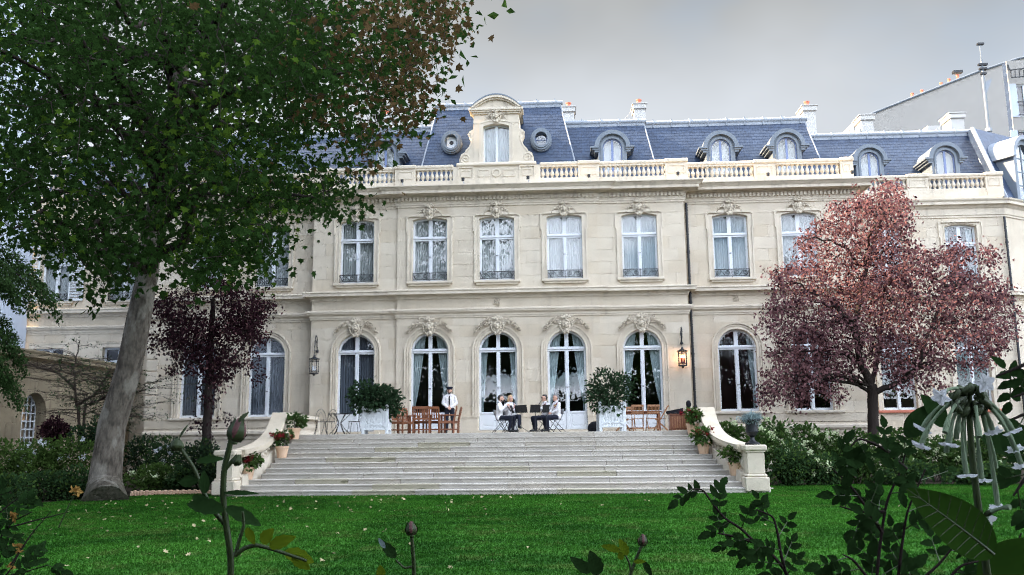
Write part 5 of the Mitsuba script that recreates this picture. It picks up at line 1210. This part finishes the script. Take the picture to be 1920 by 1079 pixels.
sp = np.vstack([at(x, y, -8.2) for x, y in ((488, 700), (478, 708), (482, 716), (425, 780), (432, 786), (372, 790), (368, 800), (440, 800))]); put(PLt, 'side_shoots', leaves(tufts(sp, 26, .13, r), .1, r, 'kite', .5, .3), 'leaf_plum_dark', kind='stuff')

# the nearly bare spreading shrub by the pavilion
BS = thing('bare_shrub', 'nearly bare wide shrub with fanned layers of thin twigs in front of the low pavilion', 'shrub'); mb = MB(); lf = []
S0 = at(152, 850, -6.2); main = [[S0, at(146, 770, -6.2), at(138, 690, -6.1), at(150, 640, -5.9)], [S0, at(160, 760, -6.3), at(200, 745, -6.4), at(260, 735, -6.2)], [at(144, 760, -6.2), at(176, 740, -6.5), at(210, 690, -6.4)], [at(140, 730, -6.2), at(110, 700, -5.6), at(70, 690, -5.2)], [S0, at(185, 790, -6.6), at(240, 770, -6.6)]]
for q in main:
    q = np.array(q); t_ = np.linspace(0, len(q) - 1, 16); p = np.array([np.interp(t_, range(len(q)), q[:, j]) for j in range(3)]).T + r.normal(size=(16, 3)) * .015; mb.tube(p, np.linspace(.06, .018, 16), 6)
    for k in range(34):
        s = p[int(r.integers(4, 16))]; L = r.uniform(.7, 2.1); a = r.uniform(0, 6.28); e = np.array([math.cos(a), .55 * math.sin(a), r.uniform(-.12, .3)]) * L; tw = bez(s, s + e, (0, 0, .12 * L), 7); mb.tube(tw, np.linspace(.014, .005, 7), 4, False)
        for j in range(6): o = tw[int(r.integers(2, 7))]; e2 = e * r.uniform(.2, .4) + r.normal(size=3) * .16 * [1, 1, .6]; mb.tube(bez(o, o + e2, (0, 0, .04), 4), np.linspace(.007, .004, 4), 3, False); lf.append(o + e2)
put(BS, 'twigs', mb, 'twig'); lf = np.array(lf); put(BS, 'leaves', leaves(tufts(lf[lf[:, 0] > -15.4], 3, .07, r), .07, r, 'kite', 0, .5), 'leaf_bush')
# feathery branches that reach in from the side
FT = thing('feathery_tree', 'dark feathery tree whose drooping fronds reach in over the low pavilion', 'tree'); mb = MB(); fl, fa = [], []
tb_ = at_d(-190, 1000, 15); tb_[2] = 0; tt_ = at_d(-150, 400, 15); mb.tube([tb_, (tb_ + tt_) / 2, tt_], [.2, .16, .1], 8)
for (x0, y0), (x1, y1), d in (((-60, 470), (104, 575), 14), ((-60, 500), (60, 572), 14.6), ((-60, 450), (70, 520), 15), ((-60, 510), (30, 560), 13.5), ((-60, 600), (42, 680), 14), ((-60, 640), (36, 755), 14.3), ((-60, 620), (20, 720), 13.6), ((-60, 560), (28, 640), 15), ((-60, 480), (90, 548), 15.2)):
    A, B = at_d(x0, y0, d), at_d(x1, y1, d); q = bez(A, B, (0, 0, .25), 16); mb.tube(np.vstack([tt_, q[:1]]), [.05, .02], 5); mb.tube(q, np.linspace(.018, .004, 16), 4, False)
    for p in np.vstack([q[2:], q[2:] * .5 + q[1:-1] * .5]):
        for sgn in (-1, 1):
            e = unit(np.cross(B - A, [0, .6, 1])) * sgn * r.uniform(.08, .3) + (B - A) * .06 + [0, 0, -.12 * r.random()]; w_ = bez(p, p + e, (0, 0, .03), 5)
            for o in w_[1:]: fl += [o + r.normal(size=3) * .02 for _ in range(3)]; fa += [e] * 3
put(FT, 'trunk', mb, 'bark_dark'); put(FT, 'fronds', leaves(np.repeat(np.array(fl), 2, 0) + r.normal(size=(2 * len(fl), 3)) * .03, .05, r, 'kite', .35, .4, unit(np.repeat(np.array(fa), 2, 0))), 'leaf_fern')

# shrubs of the beds: pixel centre, half-size in pixels, depth
def shrub(label, x, y, hx, hy, Yp, mat, seed, n=1500, size=.1, flowers=None, nf=0, fs=.07, mat2='leaf_bush_light', frac=.2, name='shrub', group=None, shape='oval'):
    k = thing(name, label, 'shrub', group); c = at(x, y, Yp); s = np.linalg.norm(at(x + 1, y, Yp) - c); rad = (hx * s, hx * s * .85, hy * s)
    pos = bush(k, c, rad, n, size, mat, seed, shape, mat2, frac, 9, .6, 6, 0.0)
    if flowers:
        rr = np.random.default_rng(seed + 900); front = pos[(pos[:, 1] < c[1] + .2) & (pos[:, 2] > c[2] - .7 * rad[2])]
        for q in front[rr.permutation(len(front))[:2 * nf]]: put(k, 'flower', leaves(q + [0, -.16, .07] + rr.normal(size=(30, 3)) * fs * .6, fs, rr, 'kite', 0, .2), flowers)
    return k


L_ = [('light green rose bush with white flowers, below the pavilion window', 62, 868, 62, 48, -11.2, 'leaf_bush_light', 'petal_white', 7), ('light green rose bush beside the leaning trunk', 132, 862, 52, 46, -10.2, 'leaf_bush_light', 'petal_white', 4), ('yellow-green rose bush at the edge of the picture by the pavilion', 8, 870, 48, 55, -12.6, 'leaf_bush_light', None, 0),
      ('dark low shrub at the foot of the leaning trunk', 150, 905, 46, 30, -12.0, 'leaf_bush', None, 0), ('dark low shrub on the lawn edge below the white flowered roses', 88, 918, 56, 34, -13.0, 'leaf_bush', None, 0), ('dark shrub on the lawn edge at the picture border', 18, 935, 52, 40, -14.6, 'leaf_bush', None, 0),
      ('dark conical shrub under the bare twiggy shrub', 170, 815, 34, 36, -7.4, 'leaf_box', None, 0), ('brown-leaved bush in front of the pavilion window', 98, 805, 30, 28, -7.6, 'leaf_plum_dark', None, 0), ('tall dark shrub against the mansion base behind the trunk', 262, 860, 36, 46, -5.8, 'leaf_box', None, 0),
      ('dark green shrub below the curtained window', 312, 862, 42, 44, -6.8, 'leaf_bush', 'petal_white', 3), ('low light green shrub behind the scalloped edging', 290, 898, 46, 26, -9.6, 'leaf_bush_light', 'petal_pale', 4), ('low green shrub at the end of the scalloped edging', 350, 900, 36, 24, -9.8, 'leaf_bush', None, 0),
      ('dark bush round the foot of the small purple tree', 378, 868, 40, 44, -9.4, 'leaf_box', None, 0), ('dark bush against the stair pier', 408, 890, 26, 36, -10.4, 'leaf_box', None, 0)]
for i, (lb, x, y, hx, hy, Yp, mat, fl, nf) in enumerate(L_): shrub(lb, x, y, hx, hy, Yp, mat, 100 + i, 1700, .105, fl, nf, .06, 'leaf_bush_light' if mat != 'leaf_plum_dark' else 'leaf_plum', .15)
H_ = [(1368, 822, 34, 30, -5.6, 'pale flowered hydrangea bush beside the curved handrail'), (1420, 850, 38, 46, -8.6, 'hydrangea bush directly behind the black urn'), (1462, 835, 44, 50, -7.4, 'hydrangea bush with many pale flower heads next to the urn'), (1478, 872, 44, 40, -9.3, 'low dark hydrangea bush on the lawn edge past the stair pier'),
      (1525, 845, 46, 50, -7.2, 'pale flowered hydrangea bush under the shaded window'), (1545, 876, 46, 36, -9.2, 'low hydrangea bush at the lawn edge under the shaded window'), (1590, 846, 46, 48, -7.0, 'pale flowered hydrangea bush before the purple tree trunk'), (1628, 868, 48, 42, -8.6, 'hydrangea bush at the foot of the purple tree'),
      (1690, 850, 50, 44, -7.2, 'hydrangea bush under the red brick sill'), (1755, 856, 52, 44, -7.4, 'hydrangea bush behind the hanging white tobacco flowers'), (1825, 858, 54, 46, -7.4, 'hydrangea bush beyond the tobacco flower stem'), (1895, 858, 54, 48, -7.6, 'outermost hydrangea bush of the hedge row'), (1700, 888, 60, 26, -9.4, 'low dark bush along the lawn under the purple tree'), (1830, 886, 70, 28, -9.6, 'low dark bush along the lawn by the far hedge end')]
for i, (x, y, hx, hy, Yp, lb) in enumerate(H_): shrub(lb, x, y, hx, hy, Yp, 'leaf_hydrangea' if i not in (3, 5, 12, 13) else 'leaf_bush', 140 + i, 1900, .125, 'petal_pale' if i not in (3, 12, 13) else None, (5, 9, 12, 0, 9, 4, 8, 3, 5, 5, 4, 4, 0, 0)[i], .075, 'leaf_bush_light', .22, 'hydrangea_bush', 'hydrangea hedge along the house')
for x, y, cr, cz, nl, ls, lb in ((-16, -56, (9, 4, 5), 6, 2600, .75, "broad tree across the garden, mirrored in the panes behind the wire chairs"), (14, -56, (9, 4, 5), 6, 2600, .75, "broad tree across the garden, mirrored in the doors near the glowing lantern"), (1.0, -39.5, (13, 12.5, 2.3), 9.2, 9000, .45, "broad tree overhanging the near lawn, mirrored in the middle doors")):
    k = thing('garden_tree', lb, 'tree'); put(k, 'trunk', MB().tube([(x, y, 0), (x + .2, y, 3), (x, y, cz)], [.4, .32, .1], 8), 'bark_dark')
    q = unit(r.normal(size=(nl, 3))) * (r.random((nl, 1)) ** .4); put(k, 'crown', leaves(np.array([x, y, cz]) + q * cr, ls, r, 'kite', .4, .4), 'leaf_plane')
hd = MB().box(-45, 45, -63, -61, 0, 5.2); q = np.stack([r.uniform(-45, 45, 9000), r.uniform(-61.2, -60.4, 9000), r.uniform(0, 6, 9000)], 1); hd.add(*leaves(q, .6, r, 'kite', .3, .4))
for x, y, rx, h, nl, lb in ((-3.5, -40.2, 4.2, 4.0, 3000, 'dense dark shrub behind the viewpoint, on the side of the leaning trunk'), (3.5, -40.6, 4.0, 4.2, 3000, 'dense dark shrub directly behind the viewpoint'), (10, -39.6, 4.2, 4.0, 3000, 'dense dark shrub behind the viewpoint, on the side of the tobacco flowers')):
    k = thing('garden_shrub', lb, 'shrub'); q = unit(r.normal(size=(nl, 3))) * (r.random((nl, 1)) ** .35); put(k, 'foliage', leaves(np.array([x, y, h * .5]) + q * [rx, 1.3, h * .5], .3, r, 'kite', .4, .4), 'leaf_bush'); put(k, 'stems', MB().tube([(x, y, 0), (x, y, h * .6)], [.08, .03], 6), 'bark_dark')
scene['far_hedge'] = ply(hd, 'leaf_bush'); labels['far_hedge'] = {'kind': 'stuff', 'label': 'dark hedge closing the garden opposite the house, mirrored in the doors', 'category': 'hedge'}

# ---------------------------------------------------------------- lawn: blades and fallen leaves
gp = np.stack([r.uniform(-12, 18, 620000), -36 + 27 * r.random(620000) ** 1.25], 1); gp = gp[shapely.contains_xy(LAWN.buffer(-.02), gp[:, 0], gp[:, 1])]; n = len(gp)
a = r.uniform(0, 6.28, n); h = r.uniform(.022, .05, n); w = r.uniform(.004, .008, n) + .00025 * (gp[:, 1] + 36); ln = r.normal(size=(n, 2)) * .02
base = np.concatenate([gp, np.zeros((n, 1))], 1); sd = np.stack([np.cos(a) * w, np.sin(a) * w, np.zeros(n)], 1)
gv = np.stack([base - sd, base + sd, base + np.concatenate([ln, h[:, None]], 1)], 1).reshape(-1, 3)
scene['grass'] = ply((gv, np.arange(3 * n).reshape(-1, 3)), 'blade'); labels['grass'] = {'kind': 'stuff', 'label': 'short blades of mown grass', 'category': 'grass'}
fp = np.stack([np.clip(r.normal(-5, 4.5, 240), -11, 14), -30 + 17 * r.random(240) ** .7], 1); fp = fp[shapely.contains_xy(LAWN.buffer(-.3), fp[:, 0], fp[:, 1])]
scene['fallen_leaves'] = ply(leaves(np.concatenate([fp, np.full((len(fp), 1), .035)], 1), .07, r, 'maple', 0, 1.6), 'dead_leaf'); labels['fallen_leaves'] = {'kind': 'stuff', 'label': 'small pale fallen leaves strewn over the lawn', 'category': 'leaves'}

# ---------------------------------------------------------------- plants close to the viewpoint
def blade(p, ang, L, W, tilt=(0, 0), serr=.08, fold=.25, droop=.25, n=9):
    """One leaf blade from its stalk end p (world), pointing at ang degrees in the view, L long; tilt turns it out of the view plane."""
    a = math.radians(ang); y = RT * math.cos(a) + UP * math.sin(a) - FW * tilt[0]; y = unit(y); z = unit(-FW + UP * (.5 + tilt[1])); x = unit(np.cross(y, z)); z = np.cross(x, y); V = []
    for i in range(n):
        t = i / (n - 1); w = W * .5 * (math.sin(math.pi * min(1, t * .97 + .015) ** .82)) ** .8 * (1 + serr * (1 if i % 2 else -1)); c = p + y * L * t - z * droop * L * t * t
        V += [c - x * w + z * w * fold, c, c + x * w + z * w * fold]
    F = [[3 * i + j, 3 * i + j + 1, 3 * i + j + 4, 3 * i + j + 3] for i in range(n - 1) for j in (0, 1)]
    return MB().add(V, F)


def stemline(key, pts, d, r0, r1, mat='stem_green', name='stem', root=False):
    p = np.array([at_d(x, y, q) for (x, y), q in zip(pts, np.broadcast_to(d, (len(pts),)))]); t_ = np.linspace(0, len(p) - 1, 5 * len(p)); q = np.array([np.interp(t_, range(len(p)), p[:, j]) for j in range(3)]).T
    for _ in range(3): q[1:-1] = (q[:-2] + q[2:] + 2 * q[1:-1]) / 4
    if root: q = np.vstack([[[q[0][0] - .03, q[0][1] + .05, 0]], q])
    put(key, name, MB().tube(q, np.linspace(r0, r1, len(q)), 7), mat, True); return q


def rosebud(key, x, y, d, w, h, tipcol='bud_pink', lean=0):
    p = at_d(x, y, d); s = d / FOC; k = put(key, 'bud', MB().lathe([(.16, -.02), (.30, .05), (.5, .3), (.48, .5), (.33, .75), (.14, .95), (0, 1.0)], n=16), tipcol, True, M=T().translate(p.tolist()).rotate([0, 1, 0], lean).scale([w * s, w * s, h * s]))
    sp_ = MB().lathe([(.0, -.14), (.17, -.1), (.2, 0), (.1, .04)], n=12)
    for i in range(5):
        a = i * 1.2566 + .4; c, q = math.cos(a), math.sin(a); V = []
        for t in np.linspace(0, 1, 7):
            rad = [.22, .45, .54, .53, .45, .38, .46][int(round(t * 6))]; ww = .30 * (1 - t) ** .7; V += [[c * rad - q * ww, q * rad + c * ww, t * 1.02], [c * rad + q * ww, q * rad - c * ww, t * 1.02]]
        sp_.add(V, [[2 * j, 2 * j + 1, 2 * j + 3, 2 * j + 2] for j in range(6)])
    put(k, 'sepals', sp_, 'sepal_green', True, M=T().translate(p.tolist()).rotate([0, 1, 0], lean).scale([w * s, w * s, h * s]))


def leafset(key, rows, d, mat, jit=.25, seed=1):
    rr = np.random.default_rng(seed)
    for x, y, ang, L, W in rows:
        dd = d + rr.uniform(-.04, .04); put(key, 'leaf', blade(at_d(x, y, dd), ang, L * d / FOC, W * d / FOC, (rr.uniform(-jit, jit), rr.uniform(-.3, .3))), mat, True)


R1 = thing('rose_plant', 'tall rose stem with a fat pink-tipped bud in front of the stairs', 'rose'); stemline(R1, [(433, 1110), (433, 1040), (424, 985), (418, 930), (420, 880), (430, 840), (434, 822)], .86, .0034, .0027, root=True)
rosebud(R1, 440, 828, .86, 33, 46, 'bud_pink', 14); put(R1, 'sepal_tip', blade(at_d(447, 792, .85), 50, 26 * .86 / FOC, 9 * .86 / FOC), 'sepal_green')
stemline(R1, [(421, 882), (432, 868), (444, 855)], .86, .0022, .0018, name='side_stem'); rosebud(R1, 442, 872, .86, 18, 20, 'sepal_green', 20)
stemline(R1, [(424, 985), (412, 972), (396, 952), (378, 915), (365, 880), (345, 850), (336, 838)], .88, .0026, .0018, name='side_stem'); rosebud(R1, 332, 846, .88, 24, 24, 'sepal_green', 0); put(R1, 'sepal_tip', blade(at_d(336, 822, .88), 62, 30 * .86 / FOC, 5 * .86 / FOC), 'sepal_green')
stemline(R1, [(440, 1042), (458, 1028), (480, 1022), (510, 1030), (540, 1040), (575, 1052)], .85, .0024, .0014, name='side_stem'); stemline(R1, [(442, 1038), (450, 1010), (458, 985), (455, 960)], .85, .002, .0012, name='side_stem')
leafset(R1, [(420, 958, 168, 80, 30), (396, 955, 150, 52, 26), (422, 952, -28, 76, 26), (386, 925, 100, 40, 20), (420, 925, 4, 62, 10), (368, 866, 10, 52, 16), (372, 900, 190, 46, 22)], .86, 'leaf_rose', .3, 3)
leafset(R1, [(492, 1020, 60, 34, 28), (505, 1026, 25, 48, 24), (532, 1036, -18, 62, 30), (548, 1044, -30, 40, 22), (462, 990, -60, 34, 16)], .85, 'leaf_rose_bright', .3, 4)
R2 = thing('rose_plant', 'single thin rose stem with a round closed bud over the middle of the lawn', 'rose'); stemline(R2, [(778, 1120), (776, 1060), (774, 1030), (772, 1008)], 1.3, .0034, .0028, root=True); rosebud(R2, 772, 1004, 1.3, 21, 26, 'bud_pink', -4)
stemline(R2, [(776, 1062), (758, 1066), (742, 1050)], 1.3, .002, .0012, name='side_stem'); leafset(R2, [(742, 1046, 128, 42, 20)], 1.3, 'leaf_rose', .3, 5); leafset(R2, [(716, 1085, 100, 24, 18)], 1.3, 'leaf_rose_bright', .2, 6); leafset(R2, [(722, 1028, 125, 22, 9)], 1.3, 'leaf_silver', .2, 6); stemline(R2, [(780, 1110), (740, 1100), (714, 1084)], 1.3, .002, .0012, name='side_stem')
R3 = thing('rose_plant', 'slim rose stem with a small dark bud and yellow-green leaves before the lawn', 'rose'); stemline(R3, [(1176, 1130), (1182, 1076), (1192, 1050), (1202, 1026)], 1.5, .0032, .0026, root=True); rosebud(R3, 1204, 1024, 1.5, 17, 22, 'bud_pink', 6)
stemline(R3, [(1184, 1082), (1180, 1055), (1172, 1040), (1162, 1030)], 1.5, .002, .0012, name='side_stem'); leafset(R3, [(1164, 1034, 158, 38, 15), (1176, 1042, 112, 32, 17), (1188, 1054, 8, 22, 9), (1160, 1036, -60, 18, 14)], 1.5, 'leaf_rose_bright', .2, 7); leafset(R3, [(1122, 1078, 108, 46, 30), (1106, 1074, 138, 46, 22), (1206, 1052, -60, 38, 12)], 1.5, 'leaf_rose', .25, 8); stemline(R3, [(1176, 1120), (1140, 1100), (1122, 1078)], 1.5, .002, .0012, name='side_stem')


def rosebush(key, stems, d, seed, L=24, per=7, leafmat='leaf_rose'):
    rr = np.random.default_rng(seed)
    for pts in stems:
        stemline(key, pts, d, .0035, .0014, 'bark_dark'); p = np.array(pts, float); seglen = np.linalg.norm(np.diff(p, axis=0), axis=1); tot = seglen.sum()
        for s in np.arange(tot * .12, tot, 26 * L / 24):
            j = int(np.searchsorted(np.cumsum(seglen), s)); j = min(j, len(p) - 2); q = p[j] + (p[j + 1] - p[j]) * ((s - seglen[:j].sum()) / seglen[j]); side = rr.choice([-1, 1]); ba = math.degrees(math.atan2(-(p[j + 1] - p[j])[1], (p[j + 1] - p[j])[0])) + side * rr.uniform(35, 75)
            rl = L * rr.uniform(1.2, 1.9); e = q + rl * np.array([math.cos(math.radians(ba)), -math.sin(math.radians(ba))]); dd = d + rr.uniform(-.08, .08)
            put(key, 'leaf_stalk', MB().tube([at_d(*q, d), at_d(*((q + e) / 2), (d + dd) / 2), at_d(*e, dd)], [.0012, .001, .0006], 4, False), 'stem_green')
            for f, o in ((1, 0), (.75, 1), (.75, -1), (.38, 1), (.38, -1)):
                b_ = q + (e - q) * f; s_ = L * rr.uniform(.75, 1.2) * (1 if f == 1 else .85); put(key, 'leaf', blade(at_d(*b_, dd), ba + o * rr.uniform(42, 68) + rr.uniform(-12, 12) - 8, s_ * d / FOC, s_ * .58 * d / FOC, (rr.uniform(-.5, .5), rr.uniform(-.5, .5)), droop=.3), leafmat, True)


rosebush(thing('rose_bush', 'dark leafy rose sprays reaching over the lawn before the stair end', 'rose bush'), [[(1492, 1110), (1470, 1066), (1441, 1033), (1415, 1017), (1389, 991), (1356, 971), (1330, 936), (1318, 918), (1292, 917)], [(1480, 1100), (1464, 1040), (1458, 1000), (1450, 968), (1418, 956)], [(1415, 1017), (1370, 1005), (1345, 1000)]], 1.65, 41, 23)
rosebush(thing('rose_bush', 'dense dark rose bush below the hanging tobacco flowers', 'rose bush'), [[(1640, 1120), (1650, 1020), (1662, 940), (1690, 880), (1700, 840)], [(1680, 1120), (1690, 1030), (1700, 960), (1735, 880)], [(1655, 1000), (1620, 945), (1590, 905), (1560, 880)], [(1700, 1110), (1760, 1060), (1800, 1010)], [(1660, 960), (1610, 960), (1575, 950)], [(1640, 1100), (1600, 1050), (1580, 1040)], [(1700, 880), (1655, 840), (1610, 820), (1585, 850)], [(1760, 1110), (1800, 1060), (1850, 1050)], [(1860, 1120), (1890, 1060), (1915, 1000)], [(1800, 1110), (1860, 1080), (1905, 1075)]], 1.7, 42, 30)
rosebush(thing('rose_bush', 'dark rose twig with large leaves hanging in beside the tobacco flowers', 'rose bush'), [[(1975, 660), (1930, 680), (1895, 695), (1868, 706)], [(1970, 720), (1930, 735), (1900, 745)], [(1970, 780), (1925, 775), (1890, 790)], [(1960, 850), (1920, 900), (1900, 930)]], 1.25, 43, 34)
NT = thing('tobacco_plant', 'flowering tobacco plant with long white tube flowers hanging from a tall stem', 'plant'); dN = 1.05
stemline(NT, [(1856, 1120), (1850, 1070), (1834, 950), (1822, 850), (1818, 790), (1818, 735)], dN, .0052, .003, 'sepal_green', root=True); rN = np.random.default_rng(6); Z3 = lambda x, y: (1560 + x / 2.575, 660 + y / 2.575)
for (hx, hy), (ex, ey), op_ in (((640, 200), (440, 365), 1), ((630, 215), (432, 445), 1), ((645, 220), (566, 440), 1), ((660, 240), (650, 590), 1), ((650, 240), (640, 520), 0), ((680, 240), (722, 612), 1), ((690, 215), (775, 375), 1), ((700, 210), (872, 378), 1), ((705, 205), (880, 460), 1), ((690, 185), (735, 150), 1), ((640, 190), (528, 212), 1), ((640, 230), (552, 485), 0), ((690, 240), (712, 412), 0), ((700, 235), (790, 560), 0), ((650, 210), (600, 420), 0), ((700, 200), (800, 740), 1), ((640, 215), (545, 390), 0), ((735, 790), (860, 750), 0), ((700, 800), (745, 800), 1), ((650, 230), (610, 390), 0), ((705, 215), (912, 540), 1)):
    a, b_ = Z3(hx, hy), Z3(ex, ey); dd = dN + rN.uniform(-.05, .05); A, B = at_d(*a, dN), at_d(*b_, dd); L = np.linalg.norm(B - A); out = unit((B - A) * [1, 1, 0] + 1e-4); q = bez(A, B, out * .12 * L + [0, 0, .16 * L], 9); d_ = unit(q[-1] - q[-2])
    f = put(NT, 'flower', MB().tube(q, [.0016, .0022, .0026, .0022, .0019, .0020, .0026, .0034, .0032], 7), 'tube_green', True)
    put(f, 'calyx', MB().tube(q[:3], [.0022, .0036, .0030], 7), 'sepal_green', True)
    if op_:
        x_ = unit(np.cross(d_, [.2, .4, 1])); y_ = np.cross(d_, x_); V = [B]; 
        for i in range(20):
            an = i * math.pi / 10; rr_ = .0125 if i % 4 == 0 else .0095 if i % 2 else .007; V.append(B + (x_ * math.cos(an) + y_ * math.sin(an)) * rr_ + d_ * (.004 if i % 4 else .001))
        put(f, 'petals', MB().add(V, [[0, i + 1, (i + 1) % 20 + 1] for i in range(20)]), 'petal_white', True)
for i in range(26): a = i * 2.4; p = at_d(1818 + 30 * math.cos(a), 752 + 22 * math.sin(a), dN + .02 * math.sin(a * 1.7)); put(NT, 'bud', MB().ell(p, (.0042, .0042, .0085), 1, rotm((0, 1, 0), rN.uniform(-1, 1))), 'sepal_green', True)
bl = blade(at_d(1863, 1040, 1.02), 141, 196 * 1.02 / FOC, 92 * 1.02 / FOC, (.1, -.25), 0.0, .30, .16, 22); lk = put(NT, 'leaf', bl, 'leaf_big', True); bv = bl.arr()[0]; vn = MB().tube(bv[1::3], np.linspace(.0022, .0006, 22), 5)
for j in range(2, 19, 2):
    for o in (-1, 1): vn.tube(bez(bv[3 * j + 1], bv[3 * (j + 2) + 1 + o] * .93 + bv[3 * (j + 2) + 1] * .07, (0, 0, .001), 5), np.linspace(.0009, .0004, 5), 4, False)
put(lk, 'veins', vn, 'sepal_green', True, kind='stuff'); put(NT, 'leaf', blade(at_d(1835, 1085, 1.1), 40, 130 * 1.1 / FOC, 70 * 1.1 / FOC, (.3, 0), 0.0, .2, .3, 12), 'leaf_big', True)
for x, y, a in ((1700, 820, 60), (1770, 800, 120), (1840, 820, -20), (1868, 840, 30)): put(NT, 'leaf', blade(at_d(x, y, 1.12), a, 70 * 1.1 / FOC, 40 * 1.1 / FOC, (.2, 0), 0, .2, .3, 10), 'leaf_rose', True)
YR = thing('yellow_rose_bush', 'dark rose bush with small yellow and orange roses at the near lawn corner', 'rose bush')
rosebush(YR, [[(-60, 1120), (-20, 1040), (20, 980), (60, 960)], [(-40, 1130), (20, 1070), (40, 1030)], [(-40, 1000), (0, 960), (40, 930)], [(-30, 1090), (40, 1075), (90, 1060)]], 2.6, 44, 20)
stemline(YR, [(20, 1060), (60, 1000), (95, 960)], 2.6, .003, .001, 'bark_dark', 'twig'); stemline(YR, [(15, 990), (70, 975), (130, 960)], 2.6, .003, .001, 'bark_dark', 'twig')
for x, y, c in ((26, 968, 'petal_yellow'), (36, 1026, 'petal_yellow'), (20, 1062, 'petal_yellow'), (143, 921, 'petal_yellow')): p = at_d(x, y, 2.6); put(YR, 'flower', leaves(p + rN.normal(size=(22, 3)) * .0035, .014, rN, 'oval', 0, .2), c)
stemline(YR, [(110, 990), (128, 950), (142, 924)], 2.6, .002, .001, 'stem_green', 'flower_stem')
